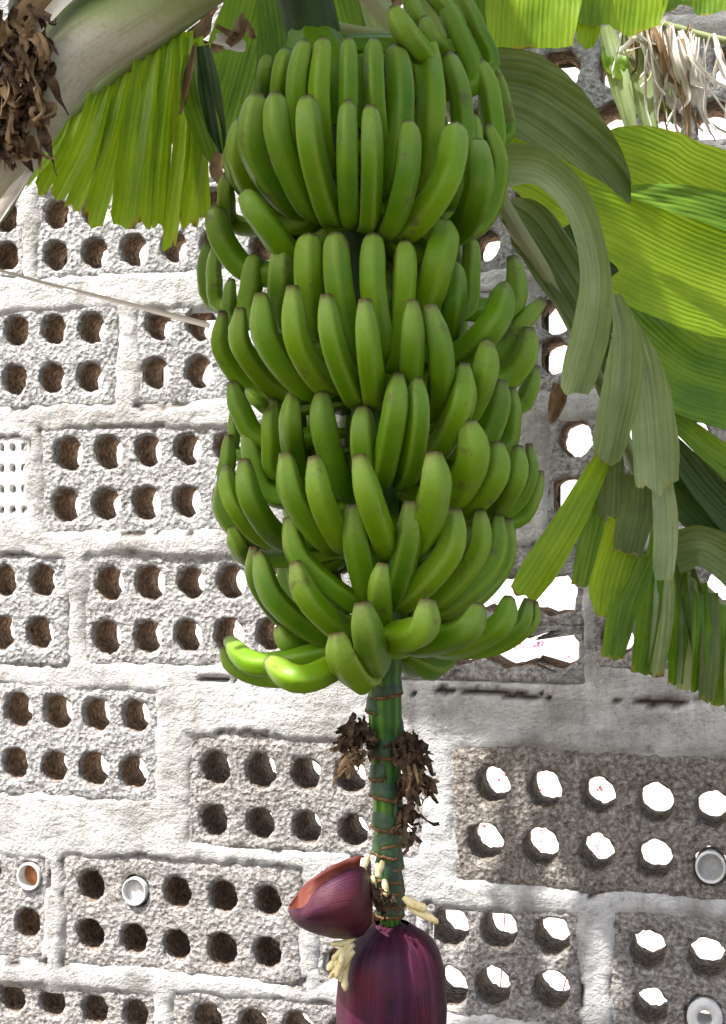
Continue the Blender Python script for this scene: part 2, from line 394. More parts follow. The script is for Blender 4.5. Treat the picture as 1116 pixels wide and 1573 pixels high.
# fifth course
px_block(-92, 246, 1050, 1228, lin(-32, 60, 5, 1088, 3.4), lin(-38, 60.5, 5, 1169, 4.6), .95, 46, dep=0.088)
px_block(286, 655, 1130, 1312, lin(331, 69, 5, 1182, 4), lin(328, 71.5, 5, 1262, 5.2), .6, 47, dep=0.125)
px_block(692, 1205, 1148, 1378, [(757, 1208), (837, 1215), (920, 1224), (1008, 1235), (1096, 1245), (1170, 1255)],
         [(745, 1295), (830, 1303), (917, 1311), (1006, 1323), (1091, 1332), (1168, 1340)], .28, 54, dep=0.098)
# sixth course
px_block(-255, 74, 1303, 1470, lin(-205, 62.5, 5, 1322, 5.7), lin(-207, 62.3, 5, 1398, 5.5), .8, 42)
px_block(96, 466, 1318, 1502, [(140, 1362), (208, 1369), (272, 1373), (342, 1379), (411, 1386)],
         [(138, 1437), (205, 1444), (271, 1453), (341, 1461), (410, 1466)], .72, 45, dep=0.16)
px_block(486, 640, 1385, 1520, [(520, 1420), (590, 1424)], [(520, 1485), (590, 1490)], .75, 46)
px_block(654, 893, 1392, 1572, [(692, 1426), (767, 1431), (848, 1441)], [(690, 1520), (757, 1518), (848, 1524)], .5, 57, dep=0.105)
px_block(938, 1380, 1408, 1610, [(995, 1461), (1087, 1475), (1170, 1484), (1255, 1492), (1330, 1500)],
         [(1000, 1549), (1080, 1562), (1168, 1570), (1252, 1578), (1328, 1586)], .45, 57, dep=0.105)
# seventh course
px_block(-120, 240, 1508, 1690, [(-45, 1525), (18, 1533), (80, 1541), (145, 1552), (208, 1560)], lin(-50, 64, 5, 1608, 7), .7, 44)
px_block(262, 640, 1535, 1720, [(318, 1570), (388, 1577), (458, 1583), (528, 1590), (598, 1596)], lin(315, 70, 5, 1655, 6), .7, 48)
px_block(660, 1060, 1605, 1800, lin(705, 76, 5, 1650, 6), lin(705, 76, 5, 1735, 6), .6, 50)
px_block(1080, 1480, 1640, 1830, lin(1125, 76, 5, 1680, 6), lin(1125, 76, 5, 1770, 6), .6, 50)
# small white brick with many little holes
def small_brick():
    s0, s1, t0, t1 = rect_px(-75, 46, 672, 800); RECTS.append((s0, s1, t0, t1))
    rows = []
    for j in range(4):
        rows.append([(s0+(s1-s0)*(i+.5)/7, t1-(t1-t0)*(j+.5)/4, .0058) for i in range(7)])
    me, c = block_mesh(s0, s1, t0, t1, rows, 91, .05, 4, DEP, .0012); add_block(me, c, 1, 'perforated_brick', 'brick')
small_brick()
# broken block: two wide jagged openings one above the other
def broken_block():
    s0, s1, t0, t1 = rect_px(592, 899, 838, 1046); RECTS.append((s0, s1, t0, t1, .010))
    bm = bmesh.new(); cs, ct = (s0+s1)/2, (t0+t1)/2
    ymid = ST(740, 958)[1]
    def opening(pxs):
        pts = [ST(*p) for p in pxs]; c = (sum(p[0] for p in pts)/len(pts), sum(p[1] for p in pts)/len(pts))
        out = []; n = len(pts)
        for i in range(n):
            a, b = pts[i], pts[(i+1) % n]
            for q in range(4):
                f = q/4; s, t = a[0]+(b[0]-a[0])*f, a[1]+(b[1]-a[1])*f
                out.append((s+.003*nz((s, t, 1), 90), t+.003*nz((s, t, 5), 90)))
        return out, c
    ops = [(opening([(615, 945), (660, 934), (700, 950), (740, 934), (785, 950), (815, 938), (845, 946), (882, 940), (888, 905), (872, 884), (845, 890), (815, 876), (780, 890), (745, 874), (700, 888), (650, 874)]), (ymid, t1)),
           (opening([(612, 1012), (640, 1022), (665, 1008), (704, 1026), (743, 1011), (778, 1028), (822, 1018), (860, 1034), (889, 1012), (890, 984), (872, 968), (842, 970), (820, 984), (790, 968), (752, 982), (720, 968), (680, 982), (640, 968)]), (t0, ymid))]
    for (ring, c), (b0, b1) in ops:
        n = len(ring); A = []; 
        def ray(p):
            dx, dy = p[0]-c[0], p[1]-c[1]; k = min(((s1-c[0]) if dx > 0 else (s0-c[0]))/dx if abs(dx) > 1e-6 else 1e9, ((b1-c[1]) if dy > 0 else (b0-c[1]))/dy if abs(dy) > 1e-6 else 1e9)
            return (c[0]+dx*k, c[1]+dy*k)
        ring.sort(key=lambda p: math.atan2(p[1]-c[1], p[0]-c[0]))
        extra = [(s0, b0), (s1, b0), (s1, b1), (s0, b1)]
        outer = [ray(p) for p in ring]
        for e in extra:
            i = min(range(n), key=lambda q: (outer[q][0]-e[0])**2+(outer[q][1]-e[1])**2); outer[i] = e
        prev = None
        L = []
        for f in (0, .3, .6, .85, 1):
            L.append([bm.verts.new((o[0]+(r[0]-o[0])*f-cs, .002*nz((r[0]*f, r[1], o[0]), 60)+(.003 if f == 1 else 0), o[1]+(r[1]-o[1])*f-ct)) for o, r in zip(outer, ring)])
        for d in (.012, .03, .055, DEP):
            L.append([bm.verts.new((r[0]-cs+.004*nz((r[0], r[1], d), 50), d, r[1]-ct+.005*nz((r[0], d, r[1]), 50))) for r in ring])
        L.append([bm.verts.new((o[0]-cs, DEP, o[1]-ct)) for o in outer])
        L.append(L[0])
        for X, Y in zip(L, L[1:]):
            for i in range(n):
                j = (i+1) % n; bm.faces.new((X[i], X[j], Y[j], Y[i]))
    bmesh.ops.recalc_face_normals(bm, faces=bm.faces)
    me = bpy.data.meshes.new('concrete_block'); bm.to_mesh(me); bm.free()
    me.polygons.foreach_set('use_smooth', [True]*len(me.polygons))
    o = add_block(me, (cs, ct), .8); o['label'] = 'broken block with two wide jagged openings'
broken_block()
# plain copies carry the wall on past the frame
S_MIN, S_MAX = -1.55, 1.3
def fill_rest():
    w_, h_ = .40, .185
    rr = [[(-.155+.0775*i, .042, .0255) for i in range(5)], [(-.155+.0775*i, -.042, .0255) for i in range(5)]]
    me, _ = block_mesh(-w_/2, w_/2, -h_/2, h_/2, rr, 55)
    t = .13; k = 0
    while t < WALL_Z-.05:
        s = S_MIN+(.1 if k % 2 else .22)
        while s < S_MAX+.1:
            a = (s-w_/2, s+w_/2, t-h_/2, t+h_/2)
            if not any(a[0] < r[1]+.008 and a[1] > r[0]-.008 and a[2] < r[3]+.008 and a[3] > r[2]-.008 for r in RECTS):
                add_block(me, (s, t), .8); RECTS.append(a); s += w_+.022
            else: s += .03
        t += .035; k += 1
fill_rest()
def mortar():
    CRACKS = [(ST(632, 1064)[0], ST(850, 1066)[0], ST(740, 1065)[1]), (ST(930, 1075)[0], ST(1180, 1080)[0], ST(1040, 1078)[1]), (ST(280, 1044)[0], ST(470, 1044)[0], ST(370, 1044)[1])]
    st = .0065; nx, nyy = int((S_MAX-S_MIN+.2)/st), int(WALL_Z/st)
    V, Fc, gap = [], [], []; idx = {}; D = {}
    base = S_MIN-.1
    best = [[-9.0]*(nyy+1) for _ in range(nx+1)]
    for (a, b, c, d, *ex) in RECTS:                    # depth inside the nearest block (negative outside)
        i0, i1 = max(0, int((a-.05-base)/st)), min(nx, int((b+.05-base)/st)+1); j0, j1 = max(0, int((c-.05)/st)), min(nyy, int((d+.05)/st)+1)
        for i in range(i0, i1+1):
            s = base+i*st; ds = min(s-a, b-s)
            for j in range(j0, j1+1):
                t = j*st; q = min(ds, t-c, d-t)
                if ex and q > 0: q += ex[0]
                if q > best[i][j]: best[i][j] = q
    def vid(i, j):
        k = (i, j)
        if k in idx: return idx[k]
        s, t, q = base+i*st, j*st, best[i][j]
        n1, n2, n3 = nz((s, t, 0), 14, 3), nz((s, t, 0), 55, 4), nz((s, t, 0), 6, 5)
        q = q+.007*nz((s, t, 0), 12, 11)+.004*nz((s, t, 0), 40, 13)+.0045*nz((s, t, 0), 95, 12)-.003
        y = -.003-.004*n3-.003*n1-.0018*n2-.003*abs(nz((s*.4, t*1.6, 0), 18, 21)); g = 0
        if q > -.004: y += (q+.004)*(.62+.5*n1)               # slides under the block face
        cr_ = math.exp(-((q+.001)/.0035)**2)*max(0, min(1, (nz((s, t, 0), 9, 8)+.5*nz((s, t, 0), 40, 9)-.22)*5))
        y += .010*cr_; g = min(1, cr_*1.3)
        for (ca, cb, ct_) in CRACKS:                # open bed joints under the broken block
            if ca < s < cb:
                d_ = abs(t-ct_-.007*nz((s, 0, 0), 9, 31)-.005*nz((s, 0, 0), 40, 32)-.003*nz((s, t, 0), 90, 35)); wd_ = .006*min(1, (s-ca)/.05, (cb-s)/.05)*max(.05, .55+1.3*nz((s, 0, 0), 13, 33)+.7*nz((s, 0, 0), 50, 34))
                if d_ < wd_*1.6: e_ = min(1, max(0, 1.6-d_/max(wd_, 1e-4))); y += .014*e_; g = max(g, min(1, e_*1.1))
        idx[k] = len(V); V.append((s, y, t)); gap.append(g); return idx[k]
    for i in range(nx):
        for j in range(nyy):
            if max(best[i][j], best[i+1][j], best[i][j+1], best[i+1][j+1]) < .019: Fc.append((vid(i, j), vid(i+1, j), vid(i+1, j+1), vid(i, j+1)))
    n0 = len(V); nf = len(Fc)
    # back of the joints
    V += [(x, DEP-.012, z) for x, y, z in V]; gap += [0]*n0
    Fc += [tuple(n0+q for q in reversed(f)) for f in Fc[:nf]]
    me = mesh('mortar', V, Fc); setattr_f(me, 'gap', gap)
    o = link('mortar', me, M['mortar'], wall); return o
mortar()

# white backdrop added behind the wall so its upper left holes look white
def box(a, b):
    (x0, y0, z0), (x1, y1, z1) = a, b
    return [(x0, y0, z0), (x1, y0, z0), (x1, y1, z0), (x0, y1, z0), (x0, y0, z1), (x1, y0, z1), (x1, y1, z1), (x0, y1, z1)], [(0, 3, 2, 1), (4, 5, 6, 7), (0, 1, 5, 4), (1, 2, 6, 5), (2, 3, 7, 6), (3, 0, 4, 7)]
backdrop = link('backdrop', None); backdrop.location = (0, 9, 0); tag(backdrop, 'white rendered backdrop added beyond the block wall to whiten its upper left holes', 'backdrop')
link('wall', mesh('wall', *box((-13, 0, -.2), (13, 5, 5.6)), smooth=False), M['render'], backdrop)
link('cornice', mesh('cornice', *box((-13.1, -.12, 5.6), (13.1, 5.1, 5.85)), smooth=False), M['render'], backdrop)
# flowering shrub beyond the wall, glimpsed through the holes
shrub = link('flowering_shrub', None); shrub.location = P(740, 1500, 3.0); shrub.location.z = 0
tag(shrub, 'pink flowering shrub beyond the wall, seen through the holes right of the fruit stalk', 'shrub')
def shrub_parts():
    r_ = random.Random(12); V, Fc, W, G = [], [], [], []
    for k in range(260):
        c = P(r_.gauss(735, 75), r_.uniform(965, 1330), 3.0+r_.gauss(0, .08))-shrub.location
        for q in range(3):
            a, b = r_.uniform(0, 6.28), r_.uniform(-.6, .9); d = Vector((math.cos(a)*math.cos(b), math.sin(a)*math.cos(b), math.sin(b)))
            e = d.cross(Vector((r_.random(), r_.random(), r_.random()))).normalized(); L = r_.uniform(.007, .013); i = len(V)
            V += [c, c+d*L*.5+e*L*.4, c+d*L, c+d*L*.5-e*L*.4, c+d*L*.5+d.cross(e)*L*.15]; Fc += [(i, i+1, i+4), (i+1, i+2, i+4), (i+2, i+3, i+4), (i+3, i, i+4)]
    link('blossoms', mesh('blossoms', V, Fc), M['petal'], shrub)
    for k in range(5):
        a = k*1.3; pth = [Vector((.05*math.cos(a)+.02*i*math.cos(a)*1.4, .03*math.sin(a)+.006*i*math.sin(a), .115*i)) for i in range(11)]
        A, B = tube(pth, [.0022*(1-i/13) for i in range(11)], 6); n = len(W); W += A; G += [tuple(n+x for x in f) for f in B]
    link('stem', mesh('stem', W, G), M['petal'], shrub)
shrub_parts()

# things stuck in the holes
def in_wall(name, x, y, r_px, inner, mat, label, cat, fill=None, dep=.0):
    s, t = ST(x, y); k = WD/(math.cos(TH)+math.sin(TH)*(x-CX)/F)/F
    r = r_px*k; V, Fc = [], []; n = 28
    prof = [(r, .03), (r, -.004), (r*.97, -.006), (r*inner*1.03, -.006), (r*inner, -.004), (r*inner, dep if fill else .05)]
    for (q, y_) in prof:
        for i in range(n):
            a = 2*math.pi*i/n; V.append((q*math.cos(a), y_, q*math.sin(a)*1.08))
    for j in range(len(prof)-1):
        for i in range(n):
            i2 = (i+1) % n; Fc.append((j*n+i, j*n+i2, (j+1)*n+i2, (j+1)*n+i))
    o = link(name, mesh(name, V, Fc), M[mat]); o.location = ORG+E1*s+Vector((0, 0, t)); o.rotation_euler = (0, 0, -TH)
    tag(o, label, cat)
    if fill:
        W, G = [(0, dep-.001, 0)], []
        for q, dy in ((.35, -.002), (.7, .001), (1.0, .0)):
            for i in range(n):
                a = 2*math.pi*i/n; W.append((r*inner*q*math.cos(a), dep+dy+.002*nz((math.cos(a)*q, math.sin(a)*q, x), 3), r*inner*q*math.sin(a)*1.08))
        for i in range(n):
            i2 = (i+1) % n; G.append((0, 1+i2, 1+i))
            for j in range(2): G.append((1+j*n+i, 1+j*n+i2, 1+(j+1)*n+i2, 1+(j+1)*n+i))
        link('plug_face', mesh('plug_face', W, G), M[fill], o)
    return o
in_wall('pipe_stub', 208, 1369, 20, .86, 'pipe', 'pale grey plugged pipe end in the block left of the purple blossom', 'pipe', 'pipe', .004)
in_wall('pipe_stub', 46, 1346, 20, .80, 'pipe', 'white rimmed pipe end with orange brown clay inside, near the left edge', 'pipe', 'clay', .016)
in_wall('cement_plug', 1092, 1332, 23, .84, 'pipe', 'lumpy white cement plug in a hole of the brown grey block', 'plug', 'mortar', .003)
in_wall('pipe_stub', 1083, 1563, 27, .42, 'pipe', 'beige thick walled pipe end with small dark bore, at the bottom right corner', 'pipe')

# ------------------------------------------------------------------ bananas
bunch = link('banana_bunch', None); tag(bunch, 'heavy hanging bunch of unripe green bananas ending in a purple blossom', 'banana bunch')
AXD = 1.50
AX = [(-60, 448), (0, 462), (100, 500), (350, 548), (600, 572), (1000, 590), (1200, 594), (1420, 600), (1800, 606)]
def axx(y):
    for (a, xa), (b, xb) in zip(AX, AX[1:]):
        if y <= b: return xa+(xb-xa)*(y-a)/(b-a)
    return AX[-1][1]
bunch.location = P(450, -40, AXD)
BI = bunch.location.copy()
PXM = F/AXD
def zr(ox, oy, k=1.993): return lambda x, y: (ox+x/k, oy+y/k)
def banana(hand, T, Mi, B, w, Rt, Rm, Rb, back=0., style='cap', rs=.03, world=None):
    rad = w/2/PXM*.985; path = []
    def pt(p, rr):
        x, y = p; dx = (x-axx(y))/PXM; off = math.sqrt(max(rr*rr-dx*dx, 0.0))
        return P(x, y, AXD-off+back)
    if world: t, m_, b, s = world
    else:
        t, m_, b = pt(T, Rt), pt(Mi, Rm), pt(B, Rb)
        sy = B[1]-12; ax = P(axx(sy), sy, AXD); d = (b-ax); d.z = 0
        s = ax+d.normalized()*rs if d.length > .001 else ax
    # px radius at the bend: keep the lowest outline where the photo has it
    N_ = 22; raw = [Vector(q) for q in cr([t, m_, b, s], N_)]
    # even spacing
    L = [0]
    for a, c in zip(raw, raw[1:]): L.append(L[-1]+(c-a).length)
    tot = L[-1]; path = []; n = 20; j = 0
    for i in range(n+1):
        tt = tot*(i/n)**1.12
        while j < len(L)-2 and L[j+1] < tt: j += 1
        f = (tt-L[j])/max(1e-9, L[j+1]-L[j]); path.append(raw[j].lerp(raw[j+1], f))
    vis = ((t-m_).length+(m_-b).length)/tot
    if style == 'cap': prof = [(0, .46), (.02, .54), (.05, .66), (.10, .84), (.17, .95), (.30, 1), (.6, 1), (.75, .95), (.88, .72), (1, .4)]
    else: prof = [(0, .38), (.015, .54), (.035, .72), (.075, .88), (.14, .97), (.28, 1), (.6, 1), (.75, .95), (.88, .72), (1, .4)]
    def pr(q):
        for (a, u), (c, v) in zip(prof, prof[1:]):
            if q <= c: return u+(v-u)*(q-a)/(c-a)
        return prof[-1][1]
    rr = [rad*pr((i/n)**1.12)*(1+rnd.uniform(-.012, .012)) for i in range(n+1)]
    roll = rnd.uniform(0, 6.28); kq = rnd.uniform(.8, 1.12); ov = rnd.uniform(-.05, .05)
    def shape(a, i):
        q = ((a+roll) % (2*math.pi/5))-math.pi/5
        pg = math.cos(math.pi/5)/math.cos(q)*1.12
        return ((1-kq)+kq*pg)*(1+ov*math.cos(2*a))
    sides = 20
    V, Fc = tube(path, rr, sides, shape)
    tips = []; brown = []; ridge = []; cutoff = .055 if style == 'cap' else .03
    # sunken dark flower scar at the very end
    for i in range(n+1):
        q = (i/n)**1.12
        for k in range(sides):
            a = 2*math.pi*k/sides
            u = ((a+roll) % (2*math.pi/5))-math.pi/5
            ridge.append(max(0, 1-(math.pi/5-abs(u))/.18)*(.6+.4*math.sin(q*3.1)))
            brown.append(1 if i == 0 else (.25 if (i == 1 and style == 'cap') else 0)); tips.append(max(0, 1-q/.28)**1.3)
    V[-2] = path[0]+(path[1]-path[0])*.25
    brown += [1, 0]; ridge += [0, 0]; tips += [0, 0]
    me = mesh('banana', [v-BI for v in V], Fc)
    setattr_f(me, 'brown', brown); setattr_f(me, 'ridge', ridge); setattr_f(me, 'tipfade', tips)
    return link('banana', me, M['banana'], hand)
def back_fruit(h, y, n, Rt, up, drop, w_px, lo=128, hi=232):
    """the rest of the hand, round the far side of the stalk"""
    for k in range(n):
        a = R(lo+(hi-lo)*(k+.5)/n+rnd.uniform(-4, 4)); dv = Vector((math.sin(a), -math.cos(a), 0)); c = P(axx(y), y, AXD)
        pts = [c+dv*Rt*1.02+Vector((0, 0, up)), c+dv*Rt+Vector((0, 0, up*.42)), c+dv*Rt*.68-Vector((0, 0, drop)), c+dv*.03-Vector((0, 0, drop*.5))]
        banana(h, None, None, None, w_px, 0, 0, 0, world=pts)
HANDS = []
def hand(y0, y1):
    """cushion that joins a hand of bananas to the stalk"""
    V, Fc = [], []; n, m_ = 28, 9
    for i in range(n):
        a = math.pi*2*i/n
        for j in range(m_):
            q = j/(m_-1); y = y0+(y1-y0)*q; c = P(axx(y), y, AXD)
            rr = .024+.016*math.sin(math.pi*q)*(1+.25*math.cos(7*a+j))
            V.append(c+Vector((rr*math.sin(a), -rr*math.cos(a), 0))-BI)
    for i in range(n):
        i2 = (i+1) % n
        for j in range(m_-1): Fc.append((i*m_+j, i2*m_+j, i2*m_+j+1, i*m_+j+1))
    me = mesh('hand', V, Fc)
    for a in ('brown', 'ridge', 'tipfade'): setattr_f(me, a, [0.]*len(V))
    o = link('hand', me, M['banana'], bunch); HANDS.append(o); return o
FR, BK = (.156, .156, .098), (.108, .110, .075)
def fruit(h, z, rows, R3, style='cap'):
    for r in rows:
        t, m_, b, w_ = z(*r[0]), z(*r[1]), z(*r[2]), r[3]/1.993
        banana(h, t, m_, b, w_, *R3, back=r[4] if len(r) > 4 else 0., style=r[5] if len(r) > 5 else style)
z1, z2, z3 = zr(300, 0), zr(300, 330), zr(300, 680)
h = hand(40, 200)       # the hand behind, upper right
fruit(h, z1, [((603, 22), (645, 100), (700, 200), 74, .01), ((735, -25), (800, 90), (840, 270), 74, .045), ((798, -40), (862, 80), (884, 225), 56, .06),
     ((868, 185), (908, 310), (885, 490), 72, .045), ((908, 195), (945, 310), (925, 430), 52, .075), ((712, 115), (728, 180), (735, 280), 60, .06),
     ((700, 55), (716, 100), (738, 160), 62, .04), ((640, -40), (680, 60), (705, 130), 60, .07), ((690, -50), (770, 40), (800, 140), 60, .05)], (.135, .135, .09), 'round')
h = hand(300, 360)
fruit(h, z1, [((225, 165), (212, 230), (215, 330), 52, .03), ((283, 148), (264, 240), (268, 360), 60, .015), ((338, 122), (312, 270), (335, 500), 64), ((394, 115), (382, 300), (405, 520), 66),
     ((470, 116), (470, 300), (462, 520), 60), ((546, 122), (550, 280), (560, 480), 66), ((613, 142), (628, 330), (590, 560), 80), ((703, 140), (722, 330), (685, 560), 92, -.004),
     ((772, 160), (815, 330), (795, 600), 76, .004), ((850, 350), (850, 480), (805, 610), 70, .02)], BK, 'round')
fruit(h, z1, [((130, 410), (113, 500), (175, 590), 56, .06), ((145, 360), (133, 490), (215, 625), 70, .035), ((192, 285), (180, 460), (300, 630), 86, .01), ((245, 285), (264, 450), (360, 640), 84),
     ((343, 294), (355, 460), (415, 655), 82), ((467, 308), (467, 500), (474, 672), 62), ((536, 322), (539, 500), (530, 686), 63), ((657, 372), (645, 540), (592, 702), 76),
     ((800, 382), (762, 560), (640, 705), 86), ((865, 432), (868, 590), (790, 712), 94, .012), ((895, 378), (934, 530), (850, 705), 60, .035)], FR, 'round')
h = hand(520, 600)
fruit(h, z1, [((150, 590), (205, 670), (310, 790), 86, .02), ((100, 530), (93, 600), (130, 690), 62, .10)], (.155, .15, .1), 'round')
fruit(h, z2, [((62, -28), (85, 80), (185, 180), 88, .04), ((40, 80), (28, 190), (85, 280), 56, .15), ((62, 95), (58, 200), (100, 285), 56, .12),
     ((112, 195), (105, 250), (130, 330), 46, .03), ((183, 120), (172, 210), (180, 320), 78, .03), ((265, 98), (260, 200), (265, 330), 76, .0),
     ((350, 58), (348, 190), (375, 350), 84), ((430, 54), (442, 230), (485, 420), 82), ((545, 57), (545, 230), (575, 420), 77),
     ((643, 80), (640, 200), (615, 450), 72), ((768, 25), (742, 140), (690, 280), 92, -.01), ((845, 70), (843, 175), (815, 300), 60, .03), ((792, 146), (792, 280), (750, 420), 74, .01)], BK, 'round')
fruit(h, z2, [((85, 296), (82, 420), (205, 548), 58, .035), ((138, 284), (142, 410), (270, 542), 68, .015), ((200, 242), (222, 390), (345, 530), 85), ((297, 218), (312, 390), (405, 520), 76),
     ((400, 245), (422, 400), (490, 555), 75), ((518, 258), (530, 420), (548, 565), 72), ((665, 263), (663, 400), (650, 560), 73), ((717, 275), (752, 440), (728, 600), 76, .006),
     ((948, 220), (912, 335), (790, 432), 94, .02), ((968, 126), (980, 200), (940, 290), 76, .06), ((1068, 262), (1005, 325), (900, 440), 74, .07), ((1022, 345), (1008, 440), (905, 520), 92, .045),
     ((1040, 460), (1025, 530), (960, 590), 74, .08), ((893, 388), (882, 500), (800, 630), 86, .02), ((160, 535), (190, 570), (260, 600), 40, .05)], FR)
h = hand(790, 860)
fruit(h, z2, [((112, 510), (142, 600), (215, 690), 76, .02), ((237, 562), (234, 680), (260, 790), 62), ((300, 544), (296, 660), (330, 780), 75), ((388, 540), (397, 660), (455, 840), 82),
     ((515, 588), (515, 700), (535, 840), 88), ((935, 505), (922, 610), (850, 715), 84, .01), ((968, 528), (972, 620), (925, 720), 56, .03),
     ((105, 672), (103, 740), (125, 820), 62, .07), ((118, 590), (120, 660), (150, 740), 50, .12), ((160, 655), (178, 745), (240, 860), 76, .02)], BK)
fruit(h, z2, [((825, 460), (812, 590), (725, 735), 80), ((622, 489), (612, 620), (575, 795), 82), ((678, 498), (682, 640), (645, 800), 75)], (.14, .145, .09))
fruit(h, z3, [((80, 105), (84, 220), (195, 302), 52, .04), ((95, 75), (115, 190), (230, 298), 60, .02), ((150, 54), (172, 180), (280, 298), 78), ((275, 32), (302, 170), (410, 305), 77),
     ((365, 42), (388, 180), (460, 310), 75), ((500, 38), (535, 180), (585, 322), 86), ((730, 30), (732, 150), (680, 305), 98), ((835, -68), (850, 50), (770, 178), 98, .01),
     ((925, 2), (912, 110), (800, 208), 90, .02), ((990, 15), (978, 120), (880, 212), 76, .03), ((1022, 2), (1028, 110), (935, 218), 50, .05), ((1056, 85), (1035, 165), (960, 242), 58, .07), ((112, 265), (130, 310), (190, 360), 60, .06)], FR)
h = hand(960, 1010)
fruit(h, z3, [((285, 228), (325, 360), (480, 490), 72), ((484, 188), (495, 310), (535, 465), 80), ((662, 178), (652, 310), (605, 470), 77), ((795, 200), (772, 340), (640, 478), 80),
     ((872, 203), (862, 340), (735, 485), 72, .012), ((928, 220), (908, 370), (765, 505), 72, .024), ((958, 230), (942, 380), (800, 512), 62, .04)], (.13, .125, .085))
fruit(h, z3, [((576, 368), (565, 440), (572, 555), 72), ((510, 488), (524, 575), (546, 668), 98, -.01), ((436, 580), (455, 660), (505, 722), 90, .0), ((305, 365), (348, 480), (470, 585), 80),
     ((192, 338), (242, 480), (390, 595), 74, .015), ((180, 318), (190, 430), (310, 565), 64, .04), ((712, 478), (692, 575), (595, 595), 95, -.01), ((872, 497), (828, 575), (690, 615), 84, .0),
     ((962, 476), (930, 560), (790, 625), 80, .02), ((1022, 478), (990, 565), (850, 635), 62, .035), ((1042, 485), (1030, 560), (890, 640), 42, .05),
     ((224, 670), (325, 725), (460, 668), 84, -.005), ((100, 605), (195, 680), (420, 640), 74, .025), ((82, 625), (112, 690), (240, 732), 44, .03), ((252, 565), (290, 620), (410, 630), 60, .07)], (.145, .14, .085))

for h_, ys in ((HANDS[1], (325, 300)), (HANDS[2], (560, 500)), (HANDS[3], (815, 760)), (HANDS[4], (985, 960))):
    back_fruit(h_, ys[0], 6, .14, .10, .03, 50)
    back_fruit(h_, ys[1], 6, .10, .11, .02, 50, 105, 255)
back_fruit(HANDS[0], 170, 4, .115, .08, .03, 46, 105, 225)
# ------------------------------------------------------------------ fruit stalk
def uv_tube(name, path, radii, sides, mat, parent, off=Vector(), shape=None, brown=None, extra=None):
    V, Fc = tube(path, radii, sides, shape)
    me = mesh(name, [v-off for v in V], Fc)
    L = 0; uvs = []
    for i, p in enumerate(path):
        if i: L += (p-path[i-1]).length
        for k in range(sides): uvs.append((abs(k/sides-.5)*2*.2, L))
    uvs += [(0, 0), (0, L)]; setuv(me, uvs)
    bv = []
    for i in range(len(path)):
        bv += [brown(i/(len(path)-1)) if brown else 0.]*sides
    setattr_f(me, 'brown', bv+[bv[0], bv[-1]])
    if extra:
        for nm, fn in extra.items():
            vals = [float(fn(i/(len(path)-1), 2*math.pi*k/sides)) for i in range(len(path)) for k in range(sides)]
            setattr_f(me, nm, vals+[vals[0], vals[-1]])
    return link(name, me, mat, parent)
pts = [P(-250, -420, 1.72), P(-160, -640, 1.68), P(60, -640, 1.6), P(320, -330, 1.53)]+[P(axx(y), y, AXD) for y in (-60, 60, 200, 350, 500, 650, 800, 950, 1040, 1100, 1160, 1220, 1280, 1340, 1420)]
path = [Vector(q) for q in cr(pts, 120)]
def srad(i):
    y = CY-(path[i].z-EYE)/path[i].y*F
    w_ = 84 if y < 60 else (66 if y < 900 else (56 if y < 1040 else (52 if y < 1120 else (46 if y < 1200 else max(32, 46-(y-1200)*.07)))))
    return w_/2/PXM
stalk = uv_tube('fruit_stalk', path, [srad(i) for i in range(121)], 20, M['stalk'], bunch, BI, shape=lambda a, i: 1+.03*math.cos(6*a+i*.02)+.02*math.cos(11*a), brown=lambda t: .75 if t < .45 else 0.)  # top length carries painted shade on its naturally dark skin
M['scar'] = mat_simple('dry_bract_scar', (.03, .016, .008), (.20, .105, .045), 200, .8, .2)
M['node'] = mat_simple('blue_green_node', (.008, .022, .012), (.03, .075, .02), 90, .45, .4)
def collar(y, r_px, tilt, arc=(0, 360), bul=1.10):
    """swollen node with a ragged brown scar edge"""
    c = P(axx(y), y, AXD); V, Fc, W, G = [], [], [], []; n = 40
    a0, a1 = R(arc[0]), R(arc[1]); full = arc[1]-arc[0] >= 360
    prof = [(.90, .020), (1.04, .012), (bul, .004), (bul*1.02, 0), (.92, -.003)]
    m_ = len(prof)
    for i in range(n+1):
        a = a0+(a1-a0)*i/n; ed = 1 if full else min(1, i/5, (n-i)/5)
        dirv = Vector((math.sin(a), -math.cos(a), 0)); zt = tilt*math.sin(a)+.0015*noise.noise(Vector((math.cos(a)*3, math.sin(a)*3, y)))
        for q, dz in prof:
            rr = r_px/PXM*(.9+(q-.9)*ed); V.append(c+dirv*rr+Vector((0, 0, dz*ed+zt))-BI)
        rg = r_px/PXM*(bul*(.9+.1*ed)); jg = .0012*noise.noise(Vector((math.cos(a)*14, math.sin(a)*14, y)))
        for q, dz in ((1.0, .0014), (1.05+.09*noise.noise(Vector((a*5, y, 0))), .0006), (1.05, -.0012-.0012*abs(jg)/.0012), (.96, -.0026)):
            W.append(c+dirv*rg*q*ed+dirv*rg*(1-ed)*.8+Vector((0, 0, dz+zt+jg))-BI)
    for i in range(n):
        for j in range(m_-1): Fc.append((i*m_+j, (i+1)*m_+j, (i+1)*m_+j+1, i*m_+j+1))
        for j in range(3): G.append((i*4+j, (i+1)*4+j, (i+1)*4+j+1, i*4+j+1))
    o = link('stalk_node', mesh('stalk_node', V, Fc), M['node'], bunch)
    link('scar_rim', mesh('scar_rim', W, G), M['scar'], o)
